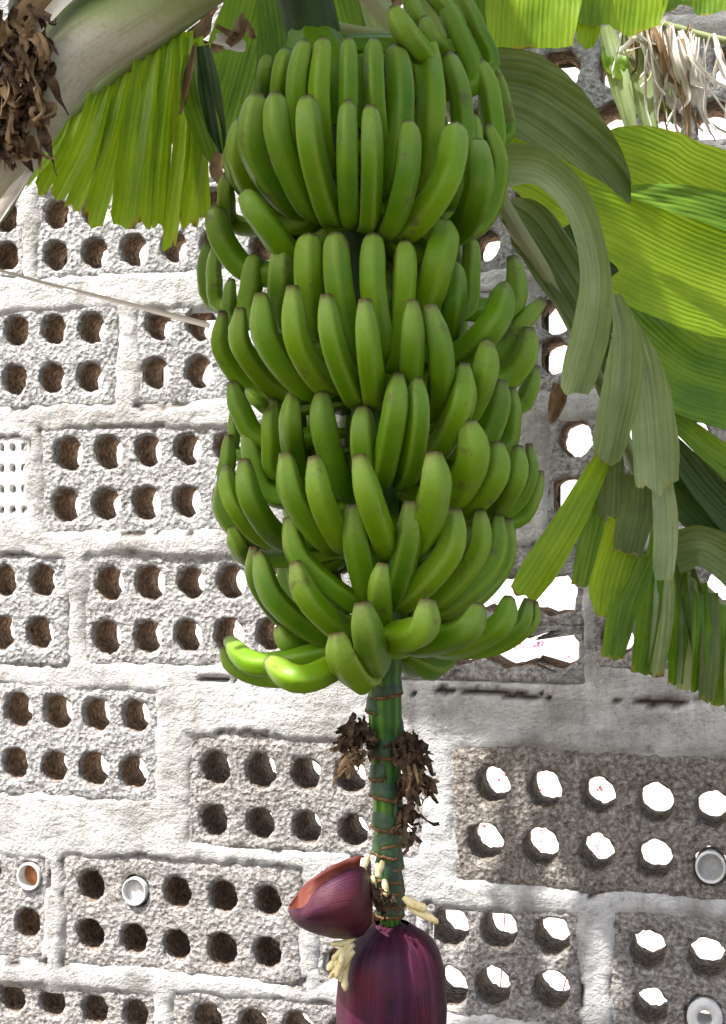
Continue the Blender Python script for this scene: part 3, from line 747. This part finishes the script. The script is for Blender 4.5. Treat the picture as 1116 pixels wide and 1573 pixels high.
for y, r, ti, arc in ((1068, 25, .003, (-60, 160)), (1096, 27, -.004, (-170, -20)), (1128, 26, .002, (60, 170)), (1160, 25, -.001, (-130, 130)), (1192, 24, .002, (-180, 10)), (1224, 24, -.003, (-170, 70)),
                      (1252, 23, .002, (20, 190)), (1272, 23, -.003, (-170, 90)), (1296, 22, .004, (-60, 180)), (1312, 23, -.003, (-180, 60)), (1334, 21, .003, (0, 200)), (1350, 22, -.002, (-180, 80)), (1370, 21, .002, (-60, 190)), (1388, 22, 0., (0, 360)), (1404, 20, 0., (0, 360))):
    collar(y, r, ti, arc)
def ribbon(V, Fc, uvs, br, path, wid, side=None, cols=3, curl=0., twist=0., tip=.0, dirn=None):
    """appends one strip; wid in metres per path point"""
    fr = frames(path); b = len(V); n = len(path)-1
    for i, p in enumerate(path):
        t = fr[i][0]; u = t.cross(Vector((0, -1, 0)) if dirn is None else dirn)
        u = u.normalized() if u.length > .05 else fr[i][1]
        u.rotate(Matrix.Rotation(twist*i/n, 3, t)); nn = u.cross(t)
        for j in range(cols):
            q = j/(cols-1)*2-1; V.append(p+u*(q*wid[i]/2)+nn*(curl*wid[i]*(q*q-.4))); uvs.append((q*wid[i]/2+hash_(b), i/n*.3)); br.append(tip(i/n, q) if callable(tip) else (1. if i/n > 1-tip else 0.))
    for i in range(n):
        for j in range(cols-1): Fc.append((b+i*cols+j, b+i*cols+j+1, b+(i+1)*cols+j+1, b+(i+1)*cols+j))
def hash_(b): return (b*0.6180339) % 3.0
def shreds(name, x, y, dep, n, spread, length, mat, parent, off, seed, wpx=6, dx=0, drop=1.0):
    r_ = random.Random(seed); V, Fc, uvs, br = [], [], [], []
    for k in range(n):
        p0 = P(x+r_.gauss(0, spread*.35), y+r_.gauss(0, spread*.35), dep+r_.uniform(-.015, .015)); d = Vector((r_.gauss(dx, .5), r_.gauss(-.1, .4), -drop*r_.uniform(.4, 1.2))).normalized()
        L = length/PXM*r_.uniform(.4, 1.1); c = Vector((r_.gauss(0, .35), r_.gauss(0, .35), r_.gauss(-.1, .35)))
        pth = [p0+d*L*(i/9)+c*L*(i/9)**2*.55+Vector((noise.noise(Vector((k, i*.6, seed))), noise.noise(Vector((k+9, i*.6, seed))), noise.noise(Vector((k+5, i*.6, seed)))))*L*.22-off for i in range(10)]
        w0 = wpx/PXM*r_.uniform(.4, 1.3)
        ribbon(V, Fc, uvs, br, pth, [w0*(.6+.8*math.sin(math.pi*(i/9)*.9)) for i in range(10)], curl=r_.uniform(-.5, .5), twist=r_.gauss(0, 2.2))
    me = mesh(name, V, Fc); setuv(me, uvs); setattr_f(me, 'brown', br); o = link(name, me, mat, parent); return o
shreds('withered_flowers', 552, 1118, AXD-.015, 90, 26, 36, M['black'], bunch, BI, 3, 7, -.35)
shreds('withered_flowers', 545, 1158, AXD-.02, 26, 26, 30, M['dry'], bunch, BI, 4, 6, -.5)
shreds('withered_flowers', 628, 1140, AXD-.015, 90, 26, 38, M['black'], bunch, BI, 5, 8, .2)
shreds('withered_flowers', 632, 1195, AXD-.02, 60, 26, 36, M['black'], bunch, BI, 6, 8, .1)
shreds('withered_flowers', 636, 1185, AXD-.025, 30, 30, 34, M['dry'], bunch, BI, 16, 6, .2)
shreds('withered_flowers', 622, 1240, AXD-.02, 18, 14, 44, M['black'], bunch, BI, 8, 7, -.02, 1.8)
shreds('withered_flowers', 582, 1360, AXD-.03, 22, 26, 34, M['black'], bunch, BI, 9, 7, 0)
# ------------------------------------------------------------------ blossom
def bud_r(q):   # q 0 at top .. 1 at the tip, radius in px
    pr = [(0, 18), (.02, 40), (.055, 61), (.11, 74), (.2, 83), (.34, 87), (.5, 84), (.68, 70), (.85, 42), (.95, 20), (1, 4)]
    for (a, u), (c, v) in zip(pr, pr[1:]):
        if q <= c:
            f = (q-a)/(c-a); return u+(v-u)*f
    return 4
BY0, BY1, BX = 1418, 1790, 603
blossom = None
def bract(name, parent, a0, a1, scale, seed, tilt=0., q0=0., q1=1., lift=0.):
    V, Fc, uvs, inn = [], [], [], []; n, m_ = 44, 40
    for i in range(n+1):
        fa = i/n; a = R(a0+(a1-a0)*fa)
        for j in range(m_+1):
            q = q0+(q1-q0)*j/m_; y = BY0+(BY1-BY0)*q
            rr = sum(bud_r(min(1, max(0, q+d))) for d in (-.03, -.015, 0, .015, .03))/5
            edge = min(fa, 1-fa); out = 1+lift*max(0, 1-edge/.12)**2
            rr = rr*scale*out/PXM*(1+.008*math.sin(a*9+seed)+.012*noise.noise(Vector((math.cos(a)*1.5+seed, math.sin(a)*1.5, q*3))))*(1+.004*math.sin(a*64))
            if name == 'blossom' and j == 0: rr *= .4
            c = P(BX+tilt*q, y, AXD)
            V.append(c+Vector((rr*math.sin(a), -rr*math.cos(a), 0))-BI); uvs.append((a*.055+seed, q*.25)); inn.append(0.)
    for i in range(n):
        for j in range(m_): Fc.append((i*(m_+1)+j, i*(m_+1)+j+1, (i+1)*(m_+1)+j+1, (i+1)*(m_+1)+j))
    me = mesh(name, V, Fc); setuv(me, uvs); setattr_f(me, 'inner', inn)
    sol = None
    return link(name, me, M['bract'], parent)
blossom = bract('blossom', bunch, -180, 180, .95, 1.0); blossom['label'] = 'drooping purple blossom bud below the bananas'
bract('bract', blossom, -125, 62, 1.0, 2.3, 2, .012, 1, .012)
bract('bract', blossom, 42, 200, .985, 3.9, -2, .0, 1, .02)
bract('bract', blossom, 150, 320, .975, 5.1, 0, .0, 1, .02)
def raised_bract():
    """boat-shaped bract lifted away to the left, its rim rolled so the red inside shows"""
    rows = [  # keel, front rim, back rim at stations from the stalk outwards: (x, y, depth)
        ((572, 1418, 1.49), (572, 1352, 1.475), (568, 1322, 1.53)),
        ((556, 1438, 1.462), (559, 1332, 1.44), (555, 1314, 1.50)),
        ((530, 1443, 1.445), (541, 1332, 1.425), (534, 1319, 1.495)),
        ((500, 1439, 1.436), (513, 1346, 1.415), (507, 1331, 1.488)),
        ((473, 1430, 1.435), (486, 1366, 1.412), (480, 1350, 1.48)),
        ((455, 1419, 1.442), (470, 1390, 1.418), (463, 1368, 1.49)),
        ((446, 1408, 1.45), (455, 1396, 1.428), (450, 1382, 1.475)),
        ((443, 1398, 1.46), (447, 1394, 1.445), (445, 1389, 1.465))]
    K = cr([tuple(P(*r[0])) for r in rows], 30); Ff = cr([tuple(P(*r[1])) for r in rows], 30); Bb = cr([tuple(P(*r[2])) for r in rows], 30)
    V, Fc, uvs, inn = [], [], [], []; m_ = 22
    for i in range(31):
        k, f, b = Vector(K[i]), Vector(Ff[i]), Vector(Bb[i]); wv = (f-b).length; hh = ((f+b)/2-k).length
        fo = Vector((0, -1, 0)); bo = Vector((0, 1, 0))
        for j in range(m_+1):
            q = j/m_
            if q < .5:
                t = q*2; p = f.lerp(k, t)+fo*math.sin(math.pi*t)*hh*.38*(1 if t < .5 else 1)
            else:
                t = (q-.5)*2; p = k.lerp(b, t)+bo*math.sin(math.pi*t)*hh*.25
            p = p+Vector((0, .0012*nz(p, 120), .0008*nz(p, 90, 2)))
            V.append(p-BI); uvs.append((q*.22+7, i/30*.2)); inn.append(max(0., min(.35, .2+.4*nz(p, 22))))
    for i in range(30):
        for j in range(m_): Fc.append((i*(m_+1)+j, (i+1)*(m_+1)+j, (i+1)*(m_+1)+j+1, i*(m_+1)+j+1))
    n0 = len(V); nf = len(Fc)
    # inner skin, a millimetre and a half inside
    me0 = mesh('tmp', V, Fc); nn = [v.normal.copy() for v in me0.vertices]; bpy.data.meshes.remove(me0)
    cen = sum((Vector(v) for v in V), Vector())/len(V)
    sgn = 1 if sum((Vector(v)-cen).dot(n_) for v, n_ in zip(V, nn)) < 0 else -1
    for v, n_ in zip(list(V), nn): V.append(v+n_*sgn*.0016); inn.append(1.)
    uvs += uvs[:n0]; Fc += [tuple(n0+q for q in reversed(f)) for f in Fc[:nf]]
    for i in range(30):
        for e in (0, m_):
            a, b = i*(m_+1)+e, (i+1)*(m_+1)+e; Fc.append((a, b, n0+b, n0+a))
    me = mesh('bract', V, Fc); setuv(me, uvs); setattr_f(me, 'inner', inn)
    o = link('bract', me, M['bract'], blossom); o['label'] = 'lifted maroon bract curling away to the left with red inside'
raised_bract()
def floret(p, d, L, r, parent=None):
    pth = []; c = Vector((rnd.gauss(0, .15), rnd.gauss(0, .15), rnd.gauss(0, .15)))
    for i in range(9): pth.append(p+d*L*i/8+c*L*(i/8)**2-BI)
    rr = [r*k for k in (.6, .8, .95, 1, 1, .95, .85, .95, .35)]
    V, Fc = tube(pth, rr, 8, lambda a, i: 1+.12*math.cos(3*a)); link('floret', mesh('floret', V, Fc), M['floret'], parent or blossom)
for k in range(13):     # fan of flowers below the lifted bract
    f = k/12; p = P(545-8*f, 1440+10*(k % 3), 1.455+.012*(k % 2)); d = Vector((-.55-.25*rnd.random(), -.15+rnd.gauss(0, .1), -.35-1.0*f)).normalized()
    floret(p, d, rnd.uniform(40, 56)/PXM, rnd.uniform(4.5, 6.5)/PXM)
for (x, y, dx, dz, L) in ((566, 1312, -.25, -1, 30), (588, 1322, -.3, -1, 24), (578, 1326, .35, -1, 22), (572, 1345, .1, -1, 22), (558, 1318, 0, -1, 32), (590, 1350, .1, -1, 18)):
    floret(P(x, y, AXD-.032), Vector((dx, -.15, dz)).normalized(), L/PXM, 5/PXM)
for (x, y, dx, dz, L, r) in ((620, 1378, .75, -.75, 46, 7), (626, 1392, .9, -.5, 58, 6), (640, 1398, 1, -.35, 40, 5)):
    floret(P(x, y, AXD-.025), Vector((dx, -.1, dz)).normalized(), L/PXM, r/PXM)

# ------------------------------------------------------------------ the plant
plant = link('banana_plant', None); plant.location = (-.66, 1.75, 0)
PO = plant.location.copy()
tag(plant, 'banana plant with torn drooping leaves around the hanging bunch', 'banana plant')
tp = [Vector((-.66+.02*math.sin(i*.5), 1.75, 2.45*i/24)) for i in range(25)]
uv_tube('pseudostem', tp, [.15-.06*i/24 for i in range(25)], 24, M['trunk'], plant, PO, shape=lambda a, i: 1+.04*math.cos(3*a+i*.1)+.02*math.cos(7*a))
CROWN = Vector((-.66, 1.75, 2.42))
def leaf(pts, r0, r1, label=None, mat='petiole', green=.7):
    """midrib of a leaf; the torn blade pieces become its children"""
    q = [Vector(p) for p in cr(pts, 50)]
    o = uv_tube('leaf', q, [(r0+(r1-r0)*i/50) for i in range(51)], 10, M[mat], plant, PO, extra={'green': lambda t, a: green})
    if label: o['label'] = label
    return o
sid = 0
def strip(par, pts, mat, tip=.06, yel=.0, curl=.12, twist=0., edge=0., pleat=.00025, jag=.5, name='leaf_strip', cols=None, face=None):
    """pts: (x, y, depth, width px) from the midrib outwards"""
    global sid; sid += 1; seed = sid
    kk = rnd.choice((.25, .5, .7, 1.)); yel *= kk; tip *= .35+.5*kk
    n = max(14, 7*(len(pts)-1)); c = cr(pts, n); path = [P(a, b, d) for a, b, d, w_ in c]; wid = [max(1.5, w_)/F*d for a, b, d, w_ in c]
    mx = max(wid); cols = cols or max(7, min(33, int(mx/.004))); cols += 1-cols % 2
    fr = frames(path); V, Fc, uvs, br = [], [], [], []
    for i, p in enumerate(path):
        t = fr[i][0]; u = t.cross(Vector((0, -1, 0)) if face is None else face).normalized()
        u.rotate(Matrix.Rotation(twist*(i/n), 3, t)); nn = u.cross(t)
        for j in range(cols):
            q = j/(cols-1)*2-1; f = i/n
            jt = jag*wid[-1]*.5*(noise.noise(Vector((q*1.5+seed, seed*1.7, 0)))+.22*noise.noise(Vector((q*6+seed, 3, seed)))-.35*q*q)*max(0, f-.75)*4
            we = 1+(.06*noise.noise(Vector((f*6, seed+(q > 0)*9, 0)))+.035*noise.noise(Vector((f*25, seed+(q > 0)*9, 4))))*abs(q)
            pl = pleat*math.sin(q*wid[i]/2/.0075*math.pi*2*.5)+.003*noise.noise(Vector((q*2, f*4, seed)))
            if i == n: pass
            v = p+u*(q*wid[i]/2*we)+nn*(curl*wid[i]*(q*q-.35)+pl)+t*jt
            V.append(v-PO); uvs.append((q*wid[i]/2+hash_(seed*97), f*.4))
            e = 0.
            nf = .5*noise.noise(Vector((q*3.3, seed, f*4)))
            if tip: e = max(e, (f-(1-tip*(1+nf)))/max(tip, 1e-3)*.8+.1)
            if yel: e = max(e, min(.36, .5*(f-(1-yel*(1+nf)))/yel))
            if edge: e = max(e, min(.45, .5*(abs(q)-1+edge*(1+2*nf))/edge))
            e *= max(0., min(1.2, .45+1.6*noise.noise(Vector((q*2.6+seed*2.3, f*2, seed*.7)))))
            br.append(max(0., min(1., e)))
    for i in range(n):
        for j in range(cols-1): Fc.append((i*cols+j, i*cols+j+1, (i+1)*cols+j+1, (i+1)*cols+j))
    me = mesh(name, V, Fc); setuv(me, uvs); setattr_f(me, 'brown', br)
    return link(name, me, M[mat], par)

# big torn leaf on the right: midrib runs down behind the bunch to the right edge
L6 = leaf([CROWN, P(60, -480, 1.8), P(420, -160, 1.74), P(660, 110, 1.68), P(775, 320, 1.69), P(832, 412, 1.71), P(884, 505, 1.73), P(950, 650, 1.77), P(1004, 790, 1.80), P(1046, 866, 1.82), P(1116, 935, 1.86), P(1230, 1030, 1.92)], .014, .005,
          'large torn leaf drooping right of the bunch, grey green underside showing', green=.62)
S = strip
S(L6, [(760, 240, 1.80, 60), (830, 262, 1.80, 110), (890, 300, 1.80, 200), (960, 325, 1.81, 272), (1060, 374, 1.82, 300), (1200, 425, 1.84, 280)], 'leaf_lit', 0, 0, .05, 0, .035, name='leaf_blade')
S(L6, [(955, 292, 1.79, 12), (1010, 300, 1.79, 36), (1070, 312, 1.79, 50), (1180, 345, 1.80, 60)], 'leaf', 0, 0, .05)
S(L6, [(735, 150, 1.70, 140), (800, 152, 1.70, 138), (850, 180, 1.70, 115), (905, 225, 1.71, 80), (945, 268, 1.73, 45), (968, 312, 1.74, 6)], 'leaf_under', 0, 0, .2, pleat=.0016)
S(L6, [(745, 265, 1.68, 66), (790, 256, 1.67, 66), (835, 264, 1.66, 56), (878, 304, 1.65, 50), (903, 362, 1.645, 44), (914, 430, 1.64, 48), (907, 505, 1.64, 60), (890, 570, 1.645, 56), (880, 606, 1.65, 44)], 'leaf_pale', .05, 0, .34)
S(L6, [(778, 322, 1.688, 40), (812, 345, 1.70, 75), (850, 400, 1.705, 80), (885, 455, 1.71, 70), (925, 520, 1.72, 62)], 'leaf_under', 0, 0, .05, pleat=.002)
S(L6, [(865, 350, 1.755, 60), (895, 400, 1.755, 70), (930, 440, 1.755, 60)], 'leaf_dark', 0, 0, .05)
S(L6, [(935, 470, 1.765, 24), (985, 520, 1.77, 80), (1050, 570, 1.78, 125), (1120, 592, 1.79, 136), (1210, 610, 1.81, 130)], 'leaf', 0, 0, .08, name='leaf_blade')
S(L6, [(915, 520, 1.74, 40), (935, 570, 1.745, 50), (945, 630, 1.75, 40)], 'leaf_under', .05, 0, .05, pleat=.002)
S(L6, [(946, 452, 1.70, 14), (960, 510, 1.69, 40), (957, 590, 1.685, 60), (944, 655, 1.685, 56), (932, 710, 1.69, 44)], 'leaf_pale', .06, 0, .34, .35)
S(L6, [(952, 470, 1.72, 16), (985, 560, 1.705, 56), (1000, 660, 1.70, 76), (1004, 752, 1.70, 74)], 'leaf_pale', .07, .12, .28, -.3)
S(L6, [(1010, 690, 1.73, 28), (1022, 790, 1.725, 38), (1020, 860, 1.725, 36), (1018, 892, 1.725, 26)], 'leaf_pale', .04, 0, .15)
S(L6, [(938, 680, 1.74, 34), (938, 740, 1.74, 44), (936, 795, 1.74, 32)], 'leaf_under', .05, .2, .15)
S(L6, [(980, 730, 1.745, 66), (975, 790, 1.745, 60), (962, 852, 1.745, 44)], 'leaf_under', .05, 0, .15)
S(L6, [(975, 770, 1.76, 44), (948, 840, 1.76, 66), (930, 900, 1.76, 54), (924, 946, 1.76, 20)], 'leaf_lit', .05, .2, .12)
S(L6, [(945, 660, 1.735, 12), (910, 735, 1.70, 34), (870, 810, 1.66, 48), (832, 872, 1.63, 56), (802, 918, 1.61, 46)], 'leaf_lit', .02, .06, .18, .4)
S(L6, [(925, 760, 1.75, 30), (905, 830, 1.75, 34), (890, 900, 1.75, 26)], 'leaf', .05, 0, .1)
S(L6, [(990, 850, 1.775, 40), (958, 930, 1.77, 46), (940, 1012, 1.77, 36)], 'leaf', .04, .08, .2)
S(L6, [(862, 590, 1.70, 26), (855, 620, 1.70, 26), (847, 648, 1.70, 12)], 'dry', .0, 0, .3)
S(L6, [(1010, 620, 1.79, 14), (1065, 668, 1.80, 36), (1150, 735, 1.82, 50)], 'leaf', 0, 0, .1)
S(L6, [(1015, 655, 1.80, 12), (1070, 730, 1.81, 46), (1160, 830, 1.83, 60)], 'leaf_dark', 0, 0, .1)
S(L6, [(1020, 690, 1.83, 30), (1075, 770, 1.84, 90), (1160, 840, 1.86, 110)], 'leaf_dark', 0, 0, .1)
S(L6, [(1040, 690, 1.815, 14), (1075, 720, 1.82, 40), (1120, 745, 1.82, 20)], 'leaf_pale', 0, 0, .1)
S(L6, [(1034, 850, 1.79, 66), (1075, 838, 1.78, 62), (1115, 858, 1.78, 66), (1160, 900, 1.79, 66)], 'leaf_under', 0, 0, .15)
for (x0, y0, x1, y1, x2, y2, w_, mt) in ((1012, 815, 1000, 920, 985, 1036, 36, 'leaf'), (1020, 830, 1020, 930, 1008, 1040, 32, 'leaf_pale'), (1040, 860, 1040, 950, 1034, 1052, 34, 'leaf'),
                                         (1060, 880, 1058, 960, 1050, 1060, 30, 'leaf_pale'), (1075, 895, 1075, 980, 1068, 1062, 32, 'leaf'), (1092, 910, 1090, 1000, 1084, 1078, 32, 'leaf_under'),
                                         (1112, 930, 1110, 1010, 1106, 1085, 34, 'leaf'), (1132, 945, 1130, 1020, 1128, 1095, 34, 'leaf_pale'), (1155, 960, 1150, 1040, 1150, 1110, 34, 'leaf'), (1050, 868, 1070, 960, 1076, 1030, 40, 'leaf_under')):
    dd = 1.80+rnd.uniform(-.012, .02); S(L6, [(x0, y0, 1.82, w_*.7), (x1, y1, dd, w_), (x2, y2, dd+.005, w_*.8)], mt, .03, .05, rnd.uniform(.15, .4), rnd.uniform(-.7, .7))

# left leaf hanging behind the pale petiole
L1 = leaf([CROWN-Vector((0, 0, .25)), P(-60, 330, 1.66), P(60, 225, 1.64), P(180, 110, 1.64), P(300, 20, 1.64), P(420, -80, 1.66)], .014, .008, 'bright backlit leaf torn into hanging strips, yellow tips')
for (x0, y0, x1, y1, x2, y2, w0, w1) in ((112, 165, 75, 228, 36, 284, 24, 26), (138, 142, 104, 218, 60, 296, 26, 26), (162, 124, 132, 210, 86, 304, 28, 28), (186, 108, 156, 210, 112, 322, 30, 30), (208, 94, 176, 210, 142, 345, 34, 36),
                                         (230, 82, 204, 200, 188, 346, 36, 44), (250, 72, 232, 200, 222, 350, 38, 48), (268, 64, 258, 190, 246, 350, 30, 30), (284, 66, 278, 210, 260, 384, 28, 24), (298, 76, 298, 200, 288, 350, 30, 34), (312, 84, 314, 220, 316, 338, 26, 24)):
    dd = 1.625+rnd.uniform(-.012, .012)
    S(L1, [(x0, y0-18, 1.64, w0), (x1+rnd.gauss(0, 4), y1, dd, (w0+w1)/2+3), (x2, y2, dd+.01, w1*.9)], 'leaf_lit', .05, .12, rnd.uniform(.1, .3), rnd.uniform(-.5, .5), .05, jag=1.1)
# leaf behind the top of the bunch
L2 = leaf([CROWN, P(100, -220, 1.78), P(330, -60, 1.80), P(480, 30, 1.82), P(640, 60, 1.84)], .012, .006, 'shaded leaf behind the top of the bunch with brown torn edge')
S(L2, [(405, -20, 1.80, 90), (380, 80, 1.80, 120), (355, 170, 1.80, 100), (338, 240, 1.80, 50)], 'leaf', .0, 0, .1, name='leaf_blade')
S(L2, [(430, -10, 1.78, 70), (440, 80, 1.78, 90), (430, 180, 1.78, 80)], 'leaf', 0, 0, .1)
S(L2, [(296, 84, 1.58, 26), (300, 140, 1.575, 44), (318, 200, 1.57, 46), (338, 262, 1.575, 16)], 'leaf', .12, .1, .3)
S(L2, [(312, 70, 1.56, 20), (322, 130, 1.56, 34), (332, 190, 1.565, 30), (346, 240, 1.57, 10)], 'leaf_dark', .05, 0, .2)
S(L2, [(545, -60, 1.86, 60), (565, 10, 1.86, 74), (590, 70, 1.86, 60), (610, 130, 1.86, 30)], 'leaf_pale', 0, 0, .1)
S(L2, [(515, -40, 1.84, 44), (535, 40, 1.84, 54), (555, 130, 1.84, 40)], 'leaf', 0, 0, .1)
S(L2, [(640, -60, 1.86, 60), (690, 10, 1.86, 80), (720, 90, 1.86, 60)], 'leaf_pale', 0, 0, .1)
S(L2, [(300, 70, 1.57, 8), (290, 120, 1.565, 14), (282, 160, 1.57, 8), (276, 176, 1.57, 4)], 'dry', 0, 0, .4, .8)
S(L2, [(338, 235, 1.56, 14), (334, 262, 1.56, 22), (345, 285, 1.565, 8)], 'dry', 0, 0, .4, .6)
S(L2, [(330, 60, 1.69, 16), (352, 66, 1.685, 24), (378, 74, 1.69, 16)], 'straw', .1, 0, .4)
for k, (x, y, x2, y2, w_) in enumerate(((352, 70, 372, 20, 20), (262, 48, 305, 58, 14), (300, 62, 345, 74, 14), (288, 60, 322, 25, 24), (332, 40, 376, 56, 10), (376, 30, 392, 60, 12))):
    S(L2, [(x, y, 1.68, w_*.6), ((x+x2)/2+3, (y+y2)/2+5, 1.675, w_), (x2, y2, 1.685, w_*.4)], 'dry', 0, 0, .5, .8)
# leaves across the top right corner
L4 = leaf([CROWN+Vector((0, .05, .03)), P(100, -560, 1.86), P(600, -330, 1.84), P(900, -180, 1.82), P(1200, -60, 1.8)], .014, .006, 'yellow green leaf across the top right corner with brown edge')
S(L4, [(700, -260, 1.82, 60), (712, -120, 1.80, 110), (716, -20, 1.79, 100), (722, 60, 1.79, 60)], 'leaf', 0, 0, .1)
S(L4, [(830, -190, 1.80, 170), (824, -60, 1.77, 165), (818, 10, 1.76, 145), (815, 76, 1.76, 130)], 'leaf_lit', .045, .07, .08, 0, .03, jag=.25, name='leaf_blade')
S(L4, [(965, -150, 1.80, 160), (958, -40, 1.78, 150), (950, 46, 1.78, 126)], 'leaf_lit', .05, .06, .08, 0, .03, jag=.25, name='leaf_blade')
S(L4, [(1085, -110, 1.79, 150), (1080, -30, 1.78, 140), (1076, 18, 1.78, 110)], 'leaf', .05, .08, .08, jag=.4)
S(L4, [(885, -10, 1.79, 40), (902, 30, 1.785, 44), (900, 72, 1.785, 26)], 'leaf_lit', .10, .35, .2, 0, .2)
# withered leaf hanging in front of the wall at the upper right
L5 = leaf([CROWN+Vector((.05, .1, 0)), P(200, -420, 1.95), P(700, -160, 1.98), P(960, 10, 1.98), P(1060, 50, 1.98), P(1150, 70, 1.98)], .010, .005, 'withered bleached leaf hanging in shreds before the wall')
for (x0, y0, x1, y1, x2, y2, w_, mt) in ((930, 40, 950, 120, 972, 206, 34, 'leaf_pale'), (965, 50, 985, 130, 1002, 214, 40, 'leaf_pale'), (940, 70, 944, 95, 958, 118, 40, 'leaf'), (1000, 40, 1012, 90, 1040, 150, 36, 'leaf_pale'), (985, 90, 1012, 150, 1035, 190, 12, 'leaf')):
    S(L5, [(x0, y0, 1.97, w_*.7), (x1, y1, 1.96, w_), (x2, y2, 1.96, w_*.5)], mt, .06, .1, .2)
r5 = random.Random(21)
for k in range(64):
    x0 = 950+r5.random()*150; y0 = 25+(x0-950)*.25+r5.gauss(0, 10); L = r5.uniform(60, 185)*(1 if x0 > 985 else .6); dx = r5.gauss(14, 22)
    w_ = r5.choice((3, 4, 5, 7, 9, 12, 18)); d0 = 1.95+r5.uniform(-.03, .03)
    S(L5, [(x0, y0, d0, w_*.6), (x0+dx*.4+r5.gauss(0, 6), y0+L*.4, d0-.01, w_), (x0+dx+r5.gauss(0, 8), y0+L*.8, d0, w_*.8), (x0+dx+r5.gauss(8, 14), y0+L, d0, w_*.3)], 'straw' if r5.random() < .8 else 'dry', .03, 0, r5.uniform(.15, .5), r5.gauss(0, 1.2), cols=7)
# thick pale petiole at the upper left, with a dry ragged sheath at its foot
pp = [tuple(CROWN-Vector((.0, .1, .55))), tuple(P(-150, 420, 1.50)), tuple(P(-40, 285, 1.42)), tuple(P(28, 182, 1.40)), tuple(P(104, 84, 1.40)), tuple(P(205, 18, 1.40)), tuple(P(310, -45, 1.40)), tuple(P(430, -120, 1.42)), tuple(P(600, -260, 1.45))]
pq = [Vector(p) for p in cr(pp, 70)]
PHI = .6
def prad(i):
    f = i/70
    return (.050-.012*f)*(1 if f > .2 else .9)
pet = uv_tube('leaf', pq, [prad(i) for i in range(71)], 28, M['petiole'], plant, PO, shape=lambda a, i: (.78+.22*abs(math.cos(a)))*(1-.18*max(0, math.cos(a-2.0))**6),
              brown=lambda t: 0., extra={'green': lambda t, a: max(0, min(1, (t-.40)*3.2+.5*math.sin(a+PHI)))})
pet['label'] = 'thick pale petiole crossing the upper left corner, cream to green'
def dry_sheath():
    r_ = random.Random(5)
    for k in range(110):
        x0, y0 = r_.uniform(-30, 66), r_.uniform(10, 215); 
        pts_ = [(x0, y0, 1.35, r_.uniform(5, 16))]
        a = r_.uniform(.9, 2.3); L = r_.uniform(25, 85)
        for q in (1, 2, 3): pts_.append((x0+math.cos(a)*L*q/3+r_.gauss(0, 9), y0+math.sin(a)*L*q/3+r_.gauss(0, 9), 1.345+r_.uniform(-.02, .02), r_.uniform(4, 20)*(1 if q < 3 else .3)))
        S(pet, pts_, r_.choice(('dry', 'dry', 'black', 'black', 'black', 'dry')), .0, 0, r_.uniform(.2, .7), r_.gauss(0, 1.8), name='dry_sheath', cols=5)
dry_sheath()
S(pet, [(-60, 190, 1.37, 60), (0, 95, 1.365, 56), (55, 25, 1.37, 54), (120, -50, 1.38, 60)], 'dry', 0, 0, .35, name='dry_sheath')
S(pet, [(-30, 200, 1.355, 18), (22, 90, 1.352, 22), (80, 20, 1.355, 22), (150, -50, 1.37, 24)], 'straw', 0, 0, .3, name='dry_sheath')
S(pet, [(66, 238, 1.36, 4), (30, 285, 1.36, 16), (-10, 340, 1.37, 22)], 'straw', 0, 0, .4, name='dry_sheath')

# the plant's other leaves, unseen above the frame, placed to shade bunch and wall
def Q(v, wd): return (CX+F*v.x/v.y, CY-F*(v.z-EYE)/v.y, v.y, wd*F/v.y)
def crown_leaf(pts, wd):
    c = [Vector(p) for p in cr([tuple(CROWN)]+pts, 12)]
    o = uv_tube('leaf', c, [.014-.0009*i for i in range(13)], 8, M['petiole'], plant, PO, extra={'green': lambda t, a: .8})
    n = len(c); T = [(c[min(i+1, n-1)]-c[max(i-1, 0)]).normalized() for i in range(n)]
    for sg in (-1, 1):
        q = []
        for i in range(2, n):
            f = (i-2)/(n-3); w_ = wd*math.sin(math.pi*min(1, .12+.86*f))**.6
            sdv = T[i].cross(Vector((0, 0, 1))).normalized()*sg
            q.append(Q(c[i]+sdv*w_*.5+Vector((0, 0, .03-w_*.18)), w_))
        strip(o, q, 'leaf', 0, 0, .06, 0, .02, name='leaf_blade', cols=9, face=Vector((0, 0, 1)))
crown_leaf([(-.45, 1.45, 2.66), (-.10, 1.15, 2.72), (.35, .90, 2.55)], .30)
crown_leaf([(-.60, 1.35, 2.72), (-.50, .90, 2.80), (-.35, .45, 2.62)], .30)
crown_leaf([(-.40, 1.42, 2.52), (-.05, 1.12, 2.46), (.28, .86, 2.26)], .30)
crown_leaf([(-.50, 1.66, 2.70), (-.36, 1.60, 2.80), (-.14, 1.58, 2.74)], .26)
crown_leaf([(-.50, 1.95, 2.78), (-.20, 2.02, 2.92), (.25, 2.0, 2.86)], .24)

# loose straw stretched from the bunch to the left
sp = [Vector(q) for q in cr([P(-60, 398, 1.95), P(60, 432, 1.85), P(180, 462, 1.72), P(322, 498, 1.56)], 30)]
V, Fc, uvs, br = [], [], [], []
ribbon(V, Fc, uvs, br, [p-sp[0] for p in sp], [(5+6*(i/30)**2)/F*1.7 for i in range(31)], curl=.4, twist=.8)
me = mesh('straw', V, Fc); setuv(me, uvs); o = link('straw', me, M['straw']); o.location = sp[0]
tag(o, 'thin bleached straw stretched from the bunch across the left blocks', 'straw')
